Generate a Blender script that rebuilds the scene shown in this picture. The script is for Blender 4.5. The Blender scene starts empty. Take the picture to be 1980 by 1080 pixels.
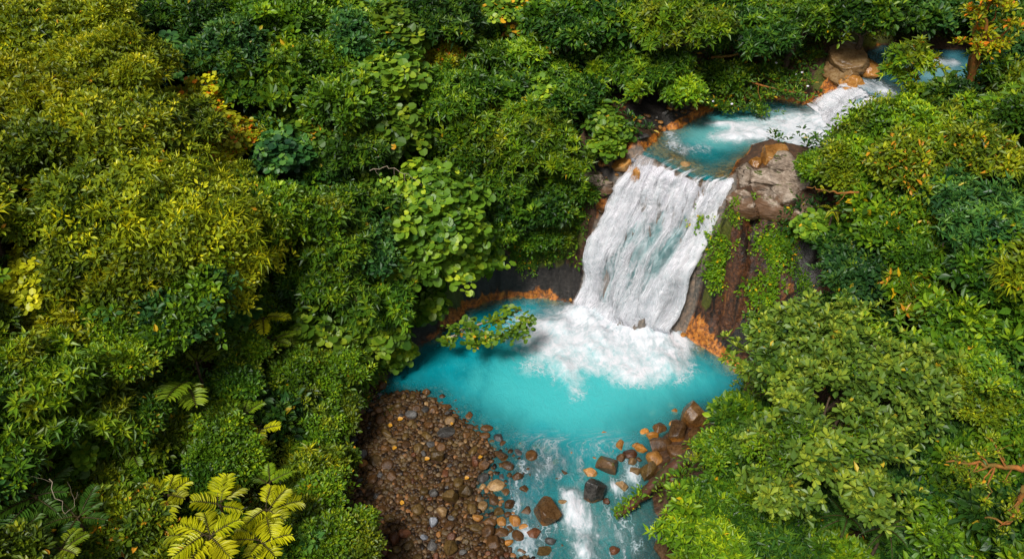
import bpy, math, random
import numpy as np
from mathutils import Vector, Matrix
S = bpy.context.scene
COL = S.collection
rng = np.random.default_rng(11)
random.seed(5)

# ------------------------------------------------------------------ camera
W0, H0 = 1980.0, 1080.0
PITCH = math.radians(38.0)
F = (W0/2)/math.tan(math.radians(30.0))
CAM = np.array([0.0, 0.0, 30.0])
FWD = np.array([0, math.cos(PITCH), -math.sin(PITCH)])
UPV = np.array([0, math.sin(PITCH), math.cos(PITCH)])
cd = bpy.data.cameras.new('camera'); co = bpy.data.objects.new('camera', cd); COL.objects.link(co)
co.location = CAM; co.rotation_euler = (math.pi/2-PITCH, 0, 0)
cd.sensor_fit = 'HORIZONTAL'; cd.sensor_width = 36; cd.lens = 18/math.tan(math.radians(30.0))
cd.clip_start = 0.5; cd.clip_end = 2000
S.camera = co

def ray(u, v):
    d = FWD + (u-W0/2)/F*np.array([1., 0, 0]) - (v-H0/2)/F*UPV
    return d
def un(u, v, z=0.0):                       # a pixel of the photo taken to the level z
    d = ray(u, v); t = (z-CAM[2])/d[2]
    p = CAM + d*t
    return p[0], p[1]
def unl(pts, z=0.0): return np.array([un(u, v, z) for u, v in pts])

# ------------------------------------------------------------------ noise
def _hash(ix, iy, iz, seed):
    n = (ix.astype(np.int64)*374761393 + iy.astype(np.int64)*668265263 + iz.astype(np.int64)*2147483647 + seed*1274126177) & 0xffffffff
    n = ((n ^ (n >> 13))*1274126177) & 0xffffffff
    n = ((n ^ (n >> 16))*2246822519) & 0xffffffff
    return ((n ^ (n >> 15)) & 0xffff)/65535.0
def vnoise(x, y, z=0.0, seed=0):
    x, y, z = np.broadcast_arrays(np.asarray(x, float), np.asarray(y, float), np.asarray(z, float))
    ix, iy, iz = np.floor(x), np.floor(y), np.floor(z)
    fx, fy, fz = x-ix, y-iy, z-iz
    fx, fy, fz = [f*f*(3-2*f) for f in (fx, fy, fz)]
    r = 0
    for a in (0, 1):
        for b in (0, 1):
            for c in (0, 1):
                r = r + _hash(ix+a, iy+b, iz+c, seed)*(fx if a else 1-fx)*(fy if b else 1-fy)*(fz if c else 1-fz)
    return r
def fbm(x, y, z=0.0, seed=0, oct=4):
    s = 0; a = 0.5; t = 0
    for o in range(oct):
        k = 2.03**o
        s = s + a*(vnoise(x*k, y*k, np.asarray(z)*k, seed+o)*2-1); t += a; a *= 0.5
    return s/t
def sstep(a, b, x):
    t = np.clip((x-a)/(b-a), 0, 1); return t*t*(3-2*t)

# ------------------------------------------------------------------ polygons
def sdist(px, py, poly):                   # negative inside
    px = np.asarray(px, float); py = np.asarray(py, float)
    d2 = np.full(px.shape, 1e18); ins = np.zeros(px.shape, bool)
    n = len(poly)
    for i in range(n):
        ax, ay = poly[i]; bx, by = poly[(i+1) % n]
        ex, ey = bx-ax, by-ay
        t = np.clip(((px-ax)*ex+(py-ay)*ey)/(ex*ex+ey*ey+1e-12), 0, 1)
        d2 = np.minimum(d2, (px-ax-t*ex)**2+(py-ay-t*ey)**2)
        cr = ((ay > py) != (by > py)) & (px < (bx-ax)*(py-ay)/(by-ay+1e-12)+ax)
        ins ^= cr
    d = np.sqrt(d2)
    return np.where(ins, -d, d)
def ldist(px, py, line):
    px = np.asarray(px, float); py = np.asarray(py, float)
    d2 = np.full(px.shape, 1e18)
    for i in range(len(line)-1):
        ax, ay = line[i]; bx, by = line[i+1]
        ex, ey = bx-ax, by-ay
        t = np.clip(((px-ax)*ex+(py-ay)*ey)/(ex*ex+ey*ey+1e-12), 0, 1)
        d2 = np.minimum(d2, (px-ax-t*ex)**2+(py-ay-t*ey)**2)
    return np.sqrt(d2)

ZM, ZU = 8.05, 9.5
VALLEY = unl([(1110, 588), (1060, 577), (1010, 574), (960, 577), (905, 598), (870, 630), (830, 655), (800, 675), (772, 702), (748, 735),
              (716, 775), (690, 830), (668, 900), (690, 980), (740, 1080), (760, 1200), (860, 1500), (1330, 1500), (1310, 1200), (1282, 1080),
              (1290, 1030), (1262, 985), (1262, 940), (1300, 900), (1345, 860), (1372, 800), (1425, 775),
              (1440, 745), (1436, 727), (1400, 697), (1350, 667), (1314, 648)], 0.0)
BAR = unl([(735, 775), (775, 758), (820, 762), (862, 792), (905, 828), (938, 850), (955, 885), (930, 915), (916, 960), (930, 1005), (985, 1060), (1000, 1130), (1010, 1300),
           (760, 1300), (700, 1000), (660, 900), (690, 820)], 0.0)
RBAR = unl([(1320, 812), (1285, 842), (1268, 880), (1255, 935), (1330, 960), (1420, 880), (1400, 790)], 0.0)
MID = unl([(1238, 300), (1258, 280), (1288, 254), (1330, 238), (1372, 214), (1420, 188), (1470, 190), (1520, 195), (1572, 205),
           (1605, 250), (1625, 292), (1560, 296), (1505, 288), (1478, 276), (1450, 292), (1424, 320), (1408, 352), (1380, 352), (1340, 345), (1300, 328), (1265, 308)], ZM)
UPS = unl([(1645, 160), (1672, 140), (1676, 100), (1700, 86), (1760, 88), (1850, 97), (1980, 92), (2150, 80), (2500, 60), (2500, 130), (2150, 140), (1990, 150), (1900, 165), (1830, 180), (1790, 205), (1735, 215)], ZU)
LIP = unl([(1238, 300), (1265, 308), (1300, 328), (1340, 345), (1380, 352), (1408, 352)], ZM)
BASE = unl([(1124, 598), (1156, 610), (1196, 623), (1240, 635), (1272, 642), (1294, 646)], 0.0)
LIP2 = unl([(1645, 160), (1675, 160), (1705, 178), (1735, 215)], ZU)
BASE2 = unl([(1568, 204), (1590, 222), (1608, 255), (1625, 292)], ZM)

def resample(line, n):
    line = np.asarray(line); s = np.r_[0, np.cumsum(np.hypot(*np.diff(line, axis=0).T))]
    t = np.linspace(0, s[-1], n)
    return np.stack([np.interp(t, s, line[:, 0]), np.interp(t, s, line[:, 1])], 1)

# the two falls as sheets of points (used by the rock behind them too)
def fall_sheet(lip, base, zt, zb, ns, nt, power):
    A = resample(lip, ns); B = resample(base, ns)
    t = np.linspace(0, 1, nt)
    tau = t
    zz = zt-(zt-zb)*tau**power
    P = np.zeros((nt, ns, 3))
    P[..., :2] = A[None]+(B-A)[None]*tau[:, None, None]
    P[..., 2] = zz[:, None]
    return P
FALL = fall_sheet(LIP, BASE, ZM+.03, -.05, 90, 130, 1.25)
FALL2 = fall_sheet(LIP2, BASE2, ZU+.02, ZM-.05, 40, 50, 1.15)
# uneven rock under the falling water pushes it in and out
def bulge(P, amp, seed):
    ns = P.shape[1]; nt = P.shape[0]
    s, t = np.meshgrid(np.linspace(0, 1, ns), np.linspace(0, 1, nt))
    d = P[-1].mean(0)-P[0].mean(0); d = np.array([d[0], d[1], 0]); d /= np.linalg.norm(d)
    n = fbm(s*5, t*3.0, 0, seed, 3)*amp + fbm(s*22, t*5.0, 0, seed+7, 3)*amp*.45
    n *= sstep(0, .12, t)*sstep(0, .06, 1-t)*.9+.1
    return P + d*n[..., None] + np.array([0, 0, .25])*n[..., None]
FALLB = bulge(FALL, .85, 3); FALL2B = bulge(FALL2, .3, 9)

# ------------------------------------------------------------------ terrain
UPC = [(0, 0, 10), (0, 540, 9), (0, 800, 6.5), (0, 1080, 4), (350, 760, 5), (350, 1000, 2.6), (600, 950, 1.6), (640, 740, 3.2), (500, 400, 8), (300, 250, 9.5), (300, 0, 10),
       (700, 320, 8.3), (700, 50, 9.5), (760, 560, 5.2), (900, 420, 7.5), (1000, 300, 8.6), (1000, 100, 9.6), (1000, 0, 10.5), (1180, 300, 8.7), (1250, 230, 8.9), (1300, 100, 9.6), (1300, 0, 11), (1500, 130, 9.6),
       (1450, 40, 11), (1600, 60, 11.2), (1800, 40, 11.6), (1980, 20, 11.8), (1980, 250, 10.6), (1750, 300, 10), (1600, 350, 9.1), (1500, 350, 8.6), (1440, 380, 8.3),
       (1800, 480, 8.6), (1600, 500, 7.8), (1980, 560, 8.8), (1700, 750, 4), (1980, 800, 6.2), (1500, 950, 1.9), (1700, 1080, 2.6), (1980, 1080, 4.5), (1400, 1080, 1.2)]
UPW = [(-60, 20, 20), (-60, 60, 26), (0, 100, 24), (60, 100, 26), (60, 40, 17), (50, 10, 12), (-45, 5, 14), (0, 0, 0), (0, -40, -1), (-200, 100, 60), (200, 100, 60), (0, 300, 80), (0, -200, 4), (200, -100, 30), (-200, -100, 30), (-25, 75, 16), (30, 75, 17)]
UPTS = np.array([(*un(u, v, z), z) for u, v, z in UPC]+UPW)
# bank profile: first step height, its width, slope beyond
BNC = [((960, 575, 0), 2.7, .55, 1.3), ((870, 630, 0), 2.2, .7, 1.2), ((1080, 575, 0), 4.0, 1.2, 2.2), ((800, 680, 0), 1.4, .8, 1.0), ((720, 780, 0), .7, .8, .8), ((670, 900, 0), .5, .8, .5), ((740, 1080, 0), .5, .8, .5),
       ((1330, 655, 0), 6.2, 2.0, 2.0), ((1440, 730, 0), 4.5, 1.7, 1.6), ((1440, 780, 0), 1.3, 1., .7), ((1350, 860, 0), .8, 1., .5), ((1262, 960, 0), .8, 1., .5), ((1290, 1080, 0), .6, 1, .4)]
BPTS = np.array([(*un(*p), a, b, c) for p, a, b, c in BNC])
def idw(x, y, pts, ncol, p=3.5):
    num = np.zeros((ncol,)+x.shape); den = np.zeros(x.shape)
    for r in pts:
        w = ((x-r[0])**2+(y-r[1])**2+1.0)**(-p/2)
        den += w
        for k in range(ncol): num[k] += w*r[2+k]
    return num/den
FB = FALLB.reshape(-1, 3); FB2 = FALL2B.reshape(-1, 3)

def ground_calc(x, y):
    shp = x.shape; x = x.ravel(); y = y.ravel()
    wx = x + .55*fbm(x*.55, y*.55, 0, 21, 3); wy = y + .55*fbm(x*.55, y*.55, 5, 22, 3)
    up = idw(x, y, UPTS, 1, 4.0)[0] + .5*fbm(x*.25, y*.25, 0, 31, 4)
    dV = sdist(x, y, VALLEY); dVw = sdist(wx, wy, VALLEY)
    dVx = np.where(dV > .5, dVw*.7+dV*.3, dV)
    h1, w1, s1 = idw(x, y, BPTS, 3, 3.0)
    dd = np.maximum(dVx, 0)
    bank = h1*sstep(0, 1, dd/np.maximum(w1, .1))*(1+.15*fbm(x*1.3, y*1.3, 0, 41, 3)) + s1*np.maximum(dd-w1*.6, 0)
    k = .6
    g = np.minimum(up, bank) - k*.25*np.clip(1-np.abs(up-bank)/k, 0, 1)**2
    g += .14*fbm(x*1.6, y*1.6, 0, 51, 4)*sstep(.1, .8, dd)
    # valley floor
    dB = sdist(x, y, BAR); dR = sdist(x, y, RBAR)
    dsh = np.minimum(np.minimum(-dV, np.maximum(dB, 0)), np.maximum(dR, 0))
    deep = .12+.88*sstep(24.6, 32.4, y+.10*x+1.6*fbm(x*.35, y*.35, 0, 63, 3))
    wat = -np.minimum(.30*dsh, 1.4)*deep-.04 + .05*fbm(x*1.2, y*1.2, 0, 61, 3)
    bar = .03+.065*np.minimum(-dB, 4)+.05*fbm(x*.9, y*.9, 0, 62, 3)
    rb = .05+.3*np.minimum(-dR, 2)
    fl = np.where(dB < 0, bar, np.where(dR < 0, rb, wat))
    g = np.where(dV < 0, fl, g)
    # upper waters cut into the plateau, each with a rim
    for poly, zz, dep, lipl in ((MID, ZM, 1.0, LIP), (UPS, ZU, .5, LIP2)):
        d = sdist(x, y, poly)
        lim = zz+.12+.9*np.maximum(d, 0)+.15*fbm(x*1.4, y*1.4, 0, 71, 3)
        g = np.where(d < 4, np.minimum(g, np.where(d > 0, lim+.0, 99)), g)
        rim = zz+.16-2.2*np.maximum(d-1.1, 0)
        g = np.where((d > 0) & (d < 4) & (dV > .9), np.maximum(g, rim), g)
        shelf = sstep(.8, 3.6, ldist(x, y, lipl))
        ins = zz-.06-np.minimum(.45*-d, dep)*shelf+ (1-shelf)*(.16*fbm(x*1.5, y*1.5, 0, 81, 3)-.02)
        g = np.where(d < 0, ins, g)
    # rock stays behind the falling water
    for P, drop in ((FB, .22), (FB2, .2)):
        lo = P[:, :2].min(0)-.5; hi = P[:, :2].max(0)+.5
        m = (x > lo[0]) & (x < hi[0]) & (y > lo[1]) & (y < hi[1])
        if m.any():
            q = np.stack([x[m], y[m]], 1)
            d2 = ((q[:, None, :]-P[None, ::3, :2])**2).sum(2); j = d2.argmin(1); dm = np.sqrt(d2[np.arange(len(j)), j])
            zc = P[::3][j, 2]-drop
            fl_ = P[-1]-P[0]; fl_ = fl_[:2]/np.linalg.norm(fl_[:2]); ah = ((q-P[::3][j, :2])@fl_)/np.maximum(dm, .05)
            g[m] = np.where((ah > .5) & (dm < 1.0), np.minimum(g[m], zc-.25*dm), g[m])
            gm = np.minimum(g[m], np.where(dm < 2.2, zc+drop+.10+(.30 if drop == .2 else 1.5)*np.maximum(dm-.3, 0), 99)); g[m] = np.where(dm < .32, np.where(gm > zc, zc, np.maximum(gm, zc-.5)), gm)
    return g.reshape(shp)

def axis(lo, hi, fine_lo, fine_hi, f, c):
    a = list(np.arange(fine_lo, fine_hi, f))
    x = fine_lo; s = f; left = []
    while x > lo: s = min(s*1.12, c) if x > lo+1 and x > -60 else s*1.3; x -= s; left.append(x)
    x = a[-1]; s = f; right = []
    while x < hi: s = min(s*1.12, c) if x < 75 else s*1.3; x += s; right.append(x)
    return np.array(left[::-1]+a+right)
XS = axis(-260, 260, -8, 19, .16, .9); YS = axis(-160, 420, 18, 44, .16, .9)
GX, GY = np.meshgrid(XS, YS)
GZ = ground_calc(GX, GY)
def gz(x, y):
    x = np.asarray(x, float); y = np.asarray(y, float)
    i = np.clip(np.searchsorted(XS, x)-1, 0, len(XS)-2); j = np.clip(np.searchsorted(YS, y)-1, 0, len(YS)-2)
    fx = np.clip((x-XS[i])/(XS[i+1]-XS[i]), 0, 1); fy = np.clip((y-YS[j])/(YS[j+1]-YS[j]), 0, 1)
    return (GZ[j, i]*(1-fx)+GZ[j, i+1]*fx)*(1-fy)+(GZ[j+1, i]*(1-fx)+GZ[j+1, i+1]*fx)*fy
def hit(u, v, h=0.0):                      # where the line of sight first comes down to h above the ground
    d = ray(u, v); t = np.linspace(16, 130, 2400)
    p = CAM[None]+d[None]*t[:, None]
    g = gz(p[:, 0], p[:, 1])+h
    k = np.argmax(p[:, 2] <= g)
    return p[k], t[k]                      # t is the depth along the view axis

# ------------------------------------------------------------------ materials
def nt(name):
    m = bpy.data.materials.new(name); m.use_nodes = True
    t = m.node_tree; t.nodes.clear()
    out = t.nodes.new('ShaderNodeOutputMaterial')
    return m, t, out
def N(t, kind, **kw):
    n = t.nodes.new(kind)
    for k, v in kw.items():
        if k.startswith('i_'):
            n.inputs[k[2:].replace('_', ' ')].default_value = v
        else: setattr(n, k, v)
    return n
def ramp(t, stops, fac=None, interp='LINEAR'):
    n = t.nodes.new('ShaderNodeValToRGB'); n.color_ramp.interpolation = interp
    e = n.color_ramp.elements
    while len(e) < len(stops): e.new(.5)
    for q, (p, c) in zip(e, stops):
        q.position = p; q.color = (*c, 1) if len(c) == 3 else c
    if fac is not None: t.links.new(fac, n.inputs[0])
    return n
def mixc(t, fac, a, b, mode='MIX'):
    n = t.nodes.new('ShaderNodeMix'); n.data_type = 'RGBA'; n.blend_type = mode
    for s, v in ((n.inputs[0], fac), (n.inputs[6], a), (n.inputs[7], b)):
        if isinstance(v, (int, float)): s.default_value = v
        elif isinstance(v, tuple): s.default_value = (*v, 1)
        else: t.links.new(v, s)
    return n.outputs[2]
def math_(t, op, a, b=0.0, c=None, clamp=False):
    n = t.nodes.new('ShaderNodeMath'); n.operation = op; n.use_clamp = clamp
    for s, v in zip(n.inputs, (a, b, c)):
        if v is None: continue
        if isinstance(v, (int, float)): s.default_value = v
        else: t.links.new(v, s)
    return n.outputs[0]
def mrange(t, v, a, b, lo=0.0, hi=1.0, smooth=True):
    n = t.nodes.new('ShaderNodeMapRange'); n.interpolation_type = 'SMOOTHSTEP' if smooth else 'LINEAR'
    t.links.new(v, n.inputs[0])
    for i, q in zip((1, 2, 3, 4), (a, b, lo, hi)): n.inputs[i].default_value = q
    return n.outputs[0]
def attr(t, name): return N(t, 'ShaderNodeAttribute', attribute_name=name)
def noise(t, scale, detail=4, rough=.55, vec=None, dist=0.0):
    n = N(t, 'ShaderNodeTexNoise'); n.inputs['Scale'].default_value = scale; n.inputs['Detail'].default_value = detail
    n.inputs['Roughness'].default_value = rough; n.inputs['Distortion'].default_value = dist
    if vec is not None: t.links.new(vec, n.inputs['Vector'])
    return n.outputs['Fac']

LEAFM = {}
def leaf_mat(name, c0, c1, c2, old=(.42, .13, .01), rough=.42, trans=.22, spec=.35):
    m, t, out = nt(name)
    a = attr(t, 'tint')
    r = ramp(t, [(0, c0), (.45, c1), (.93, c2), (.965, old)], a.outputs['Fac'])
    oi = N(t, 'ShaderNodeObjectInfo'); sc_ = N(t, 'ShaderNodeVectorMath', operation='SCALE'); t.links.new(r.outputs[0], sc_.inputs[0]); t.links.new(math_(t, 'MULTIPLY_ADD', oi.outputs['Random'], .55, .75), sc_.inputs['Scale'])
    p = N(t, 'ShaderNodeBsdfPrincipled'); t.links.new(sc_.outputs[0], p.inputs['Base Color'])
    p.inputs['Roughness'].default_value = rough; p.inputs['Specular IOR Level'].default_value = spec
    tr = N(t, 'ShaderNodeBsdfTranslucent')
    tc = mixc(t, 1.0, sc_.outputs[0], (1.25, 1.15, .5), 'MULTIPLY'); t.links.new(tc, tr.inputs[0])
    mx = N(t, 'ShaderNodeMixShader'); mx.inputs[0].default_value = trans
    t.links.new(p.outputs[0], mx.inputs[1]); t.links.new(tr.outputs[0], mx.inputs[2]); t.links.new(mx.outputs[0], out.inputs[0])
    LEAFM[name] = m
    return m
# dark / ordinary / young leaf
leaf_mat('leaf_yellow',  (.030, .072, .006), (.25, .31, .010), (.84, .76, .02), (.62, .30, .02))
leaf_mat('leaf_olive',   (.024, .062, .006), (.14, .21, .009), (.55, .57, .018), (.6, .28, .02))
leaf_mat('leaf_gold',    (.09, .13, .005), (.36, .38, .009), (.76, .68, .016), (.65, .2, .01))
leaf_mat('leaf_mid',     (.011, .046, .006), (.075, .18, .009), (.40, .54, .020), (.55, .33, .01))
leaf_mat('leaf_fresh',   (.022, .062, .006), (.125, .255, .009), (.51, .61, .016), (.6, .4, .01))
leaf_mat('leaf_dark',    (.006, .026, .007), (.034, .105, .011), (.20, .33, .020), (.4, .3, .01))
leaf_mat('leaf_cool',    (.008, .040, .016), (.046, .145, .026), (.22, .39, .048), (.5, .4, .02))
leaf_mat('leaf_round',   (.024, .085, .010), (.135, .255, .016), (.46, .54, .022), (.75, .40, .02))
leaf_mat('leaf_pale',    (.017, .066, .012), (.15, .25, .026), (.56, .62, .055), (.6, .45, .03))
leaf_mat('leaf_fern',    (.15, .21, .006), (.40, .42, .007), (.66, .62, .012), (.6, .3, .01))
leaf_mat('leaf_fern_green', (.06, .14, .006), (.17, .28, .010), (.38, .45, .016))
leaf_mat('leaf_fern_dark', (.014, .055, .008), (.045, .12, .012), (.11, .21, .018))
leaf_mat('leaf_rust',    (.10, .05, .004), (.30, .12, .006), (.50, .20, .008), (.5, .1, .01))
leaf_mat('moss',         (.03, .05, .003), (.10, .13, .004), (.26, .26, .008))

def simple_mat(name, c, rough=.6, var=.35, scale=6, spec=.4, bump=.3, c2=None):
    m, t, out = nt(name)
    tc = N(t, 'ShaderNodeTexCoord')
    n = noise(t, scale, 6, .6, tc.outputs['Object'])
    n2 = noise(t, scale*.25, 3, .5, tc.outputs['Object'])
    lo = tuple(x*(1-var) for x in c); hi = tuple(min(1, x*(1+var)) for x in c)
    base = ramp(t, [(.3, lo), (.7, hi)], n).outputs[0]
    if c2: base = mixc(t, mrange(t, n2, .45, .6), base, c2)
    p = N(t, 'ShaderNodeBsdfPrincipled'); t.links.new(base, p.inputs['Base Color'])
    p.inputs['Roughness'].default_value = rough; p.inputs['Specular IOR Level'].default_value = spec
    b = N(t, 'ShaderNodeBump'); b.inputs['Strength'].default_value = bump; b.inputs['Distance'].default_value = .1
    t.links.new(n, b.inputs['Height']); t.links.new(b.outputs[0], p.inputs['Normal'])
    t.links.new(p.outputs[0], out.inputs[0])
    return m
BARK = simple_mat('bark', (.085, .055, .032), .8, .5, 9)
BARK_PALE = simple_mat('bark_pale', (.30, .24, .17), .8, .4, 9)
BARK_RUST = simple_mat('bark_rust', (.30, .11, .02), .85, .5, 8, c2=(.16, .10, .015))
BARK_MOSS = simple_mat('bark_moss', (.07, .05, .02), .9, .5, 7, c2=(.06, .075, .008))
FLOWER = simple_mat('flower_white', (.75, .72, .8), .6, .1, 6)

# ------------------------------------------------------------------ mesh helpers
def mesh_np(name, V, faces, mats, mat_idx=None, attrs=None, smooth=False):
    """faces: list of (k,4)/(k,3)/(k,n) int arrays"""
    me = bpy.data.meshes.new(name)
    me.vertices.add(len(V)); me.vertices.foreach_set('co', np.ascontiguousarray(V, np.float32).ravel())
    loops = np.concatenate([f.ravel() for f in faces]) if faces else np.zeros(0, int)
    sizes = np.concatenate([np.full(len(f), f.shape[1]) for f in faces])
    me.loops.add(len(loops)); me.loops.foreach_set('vertex_index', loops.astype(np.int32))
    me.polygons.add(len(sizes))
    me.polygons.foreach_set('loop_start', np.r_[0, np.cumsum(sizes)[:-1]].astype(np.int32))
    me.polygons.foreach_set('loop_total', sizes.astype(np.int32))
    if mat_idx is not None: me.polygons.foreach_set('material_index', mat_idx.astype(np.int32))
    me.polygons.foreach_set('use_smooth', np.full(len(sizes), smooth, bool))
    for k, v in (attrs or {}).items():
        v = np.asarray(v, np.float32)
        a = me.attributes.new(k, 'FLOAT', 'POINT'); a.data.foreach_set('value', v.ravel())
    for m in (mats if isinstance(mats, (list, tuple)) else [mats]): me.materials.append(m)
    me.update(calc_edges=True)
    return me
def link(name, me, parent=None, loc=None):
    o = bpy.data.objects.new(name, me); COL.objects.link(o)
    if parent: o.parent = parent
    if loc is not None: o.location = [float(q) for q in loc]
    return o
def tag(o, label=None, cat=None, group=None, kind=None):
    if label: o['label'] = label
    if cat: o['category'] = cat
    if group: o['group'] = group
    if kind: o['kind'] = kind
    return o
def empty(name, loc, label, cat, group=None):
    o = bpy.data.objects.new(name, None); COL.objects.link(o); o.location = [float(q) for q in loc]
    o.empty_display_size = .3
    return tag(o, label, cat, group)
def grid_faces(nr, nc, keep=None):
    i = np.arange(nr*nc).reshape(nr, nc)
    f = np.stack([i[:-1, :-1], i[:-1, 1:], i[1:, 1:], i[1:, :-1]], -1).reshape(-1, 4)
    return f if keep is None else f[keep.ravel()]
class Tubes:
    def __init__(s): s.V = []; s.Fq = []; s.n = 0
    def add(s, pts, rad, k=7):
        pts = np.asarray(pts, float); rad = np.asarray(rad, float); n = len(pts)
        tan = np.gradient(pts, axis=0); tan /= np.linalg.norm(tan, axis=1, keepdims=True)+1e-9
        ref = np.array([.31, .2, .93]); a = np.cross(tan, ref); a /= np.linalg.norm(a, axis=1, keepdims=True)+1e-9
        b = np.cross(tan, a)
        th = np.linspace(0, 2*np.pi, k, endpoint=False)
        r = rad[:, None]*(1+.12*np.sin(th*3+np.arange(n)[:, None]*1.7))
        ring = pts[:, None]+(a[:, None]*np.cos(th)[None, :, None]+b[:, None]*np.sin(th)[None, :, None])*r[..., None]
        base = s.n
        i = base+np.arange(n*k).reshape(n, k)
        f = np.stack([i[:-1], np.roll(i[:-1], -1, 1), np.roll(i[1:], -1, 1), i[1:]], -1).reshape(-1, 4)
        s.V.append(ring.reshape(-1, 3)); s.Fq.append(f); s.n += n*k
        tip = pts[-1]+tan[-1]*rad[-1]
        s.V.append(tip[None]); 
        e = i[-1]; c = np.full(k, s.n); s.n += 1
        s.Fq.append(np.stack([e, np.roll(e, -1), c, c], -1)) if False else s.__dict__.setdefault('T', []).append(np.stack([e, np.roll(e, -1), c], -1))
    def mesh(s, name, mat): return mesh_np(name, np.concatenate(s.V), [np.concatenate(s.Fq), np.concatenate(s.T)], mat, smooth=True)
def wobble(a, b, n, amp, r):
    a = np.asarray(a, float); b = np.asarray(b, float)
    t = np.linspace(0, 1, n)[:, None]; p = a+(b-a)*t
    L = np.linalg.norm(b-a)
    off = np.cumsum(r.normal(size=(n, 3)), 0); off -= off[0]+(off[-1]-off[0])*t
    return p+off*amp*L/n

# ------------------------------------------------------------------ leaves
TEMPL = {
 'oval':  (np.array([(0, 0, 0), (.5, .38, .07), (.40, .72, .05), (0, 1, -.1), (-.40, .72, .05), (-.5, .38, .07)]), [[0, 1, 2, 3], [0, 3, 4, 5]]),
 'obov':  (np.array([(0, 0, 0), (.26, .3, .04), (.52, .70, .06), (0, 1, -.06), (-.52, .70, .06), (-.26, .3, .04)]), [[0, 1, 2, 3], [0, 3, 4, 5]]),
 'lance': (np.array([(0, 0, 0), (.5, .34, .06), (0, 1, -.16), (-.5, .34, .06)]), [[0, 1, 2], [0, 2, 3]]),
 'round': (np.array([(0, .08, 0), (.36, -.04, .05), (.58, .34, .08), (.42, .80, .03), (0, 1, -.05), (-.42, .80, .03), (-.58, .34, .08), (-.36, -.04, .05)]), [[0, 1, 2, 3, 4], [0, 4, 5, 6, 7]]),
}
def nrm(v): return v/(np.linalg.norm(v, axis=-1, keepdims=True)+1e-9)
def leaf_geo(kind, P, D, Nn, L, W):
    T, Fc = TEMPL[kind]; k = len(T); n = len(P)
    D = nrm(D); Sd = nrm(np.cross(D, Nn)); Nn = np.cross(Sd, D)
    V = P[:, None]+Sd[:, None]*(T[None, :, 0]*W[:, None])[..., None]+D[:, None]*(T[None, :, 1]*L[:, None])[..., None]+Nn[:, None]*(T[None, :, 2]*L[:, None])[..., None]
    faces = [(np.arange(n)[:, None]*k+np.array(f)[None]) for f in Fc]
    return V.reshape(-1, 3), np.concatenate(faces), k
# style: template, leaf length, width ratio, leaves per tuft, spread (0 upright .. 1 flat), droop, tuft radius, density
STY = {
 'small': ('oval', .27, .44, 8, .62, .10, .20, 1.2),
 'tiny':  ('oval', .19, .48, 9, .6, .05, .20, 1.2),
 'star':  ('lance', .38, .34, 9, .70, .12, .06, 1.1),
 'bamboo': ('lance', .52, .16, 9, .72, .40, .12, 1.15),
 'round': ('round', .38, .98, 6, .42, .0, .36, .95),
 'bigleaf': ('obov', .48, .44, 8, .66, .05, .05, 1.15),
 'broad': ('oval', .40, .52, 6, .6, .12, .25, 1.05),
}
def tufts(style, C, A, r, scale=1.0, tint_c=None, old=.0025):
    """C tuft centres, A axes -> (V, F, tint)"""
    tp, L0, wr, nl, spread, droop, tr, dens = STY[style]
    n = len(C); L0 = L0*scale
    th = (np.arange(nl)[None]*2.399+r.uniform(0, 6.28, (n, 1))+r.normal(0, .25, (n, nl)))
    A = nrm(A); ref = np.where(np.abs(A[:, 2:3]) > .9, np.array([[1., 0, 0]]), np.array([[0, 0, 1.]]))
    U = nrm(np.cross(A, ref)); Vv = np.cross(A, U)
    rad = U[:, None]*np.cos(th)[..., None]+Vv[:, None]*np.sin(th)[..., None]
    ring = (np.arange(nl)+.5)/nl                              # 0 inner (young) .. 1 outer
    el = (ring[None]*spread*1.25+.12)*(math.pi/2)+r.normal(0, .16, (n, nl))
    D = A[:, None]*np.cos(el)[..., None]+rad*np.sin(el)[..., None]
    D[..., 2] -= droop*(.4+ring[None])
    Nn = A[:, None]*np.sin(el)[..., None]-rad*np.cos(el)[..., None]+r.normal(0, .22, (n, nl, 3))
    if tp == 'round':
        Nn = A[:, None]*.5+np.array([0, 0, .75])+r.normal(0, .35, (n, nl, 3)); D = rad+r.normal(0, .2, (n, nl, 3))
    P = C[:, None]+rad*(tr*scale*ring[None]**.7)[..., None]*r.uniform(.5, 1.2, (n, nl, 1))+A[:, None]*r.uniform(-.12, .12, (n, nl, 1))*scale*2*tr
    L = L0*(.62+.45*ring[None])*r.uniform(.75, 1.25, (n, nl))
    W = L*wr*r.uniform(.85, 1.15, (n, nl))
    tc = r.uniform(0, 1, n) if tint_c is None else tint_c
    tint = .40*tc[:, None]+.20*r.uniform(0, 1, (n, nl))+.44*(1-ring[None])**1.4-.04
    tint = np.clip(tint, 0, .92); tint = np.where(r.uniform(size=(n, nl)) < old, 1.0, tint)
    V, Fc, k = leaf_geo(tp, P.reshape(-1, 3), D.reshape(-1, 3), Nn.reshape(-1, 3), L.ravel(), W.ravel())
    return V, Fc, np.repeat(tint.ravel(), k)

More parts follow.
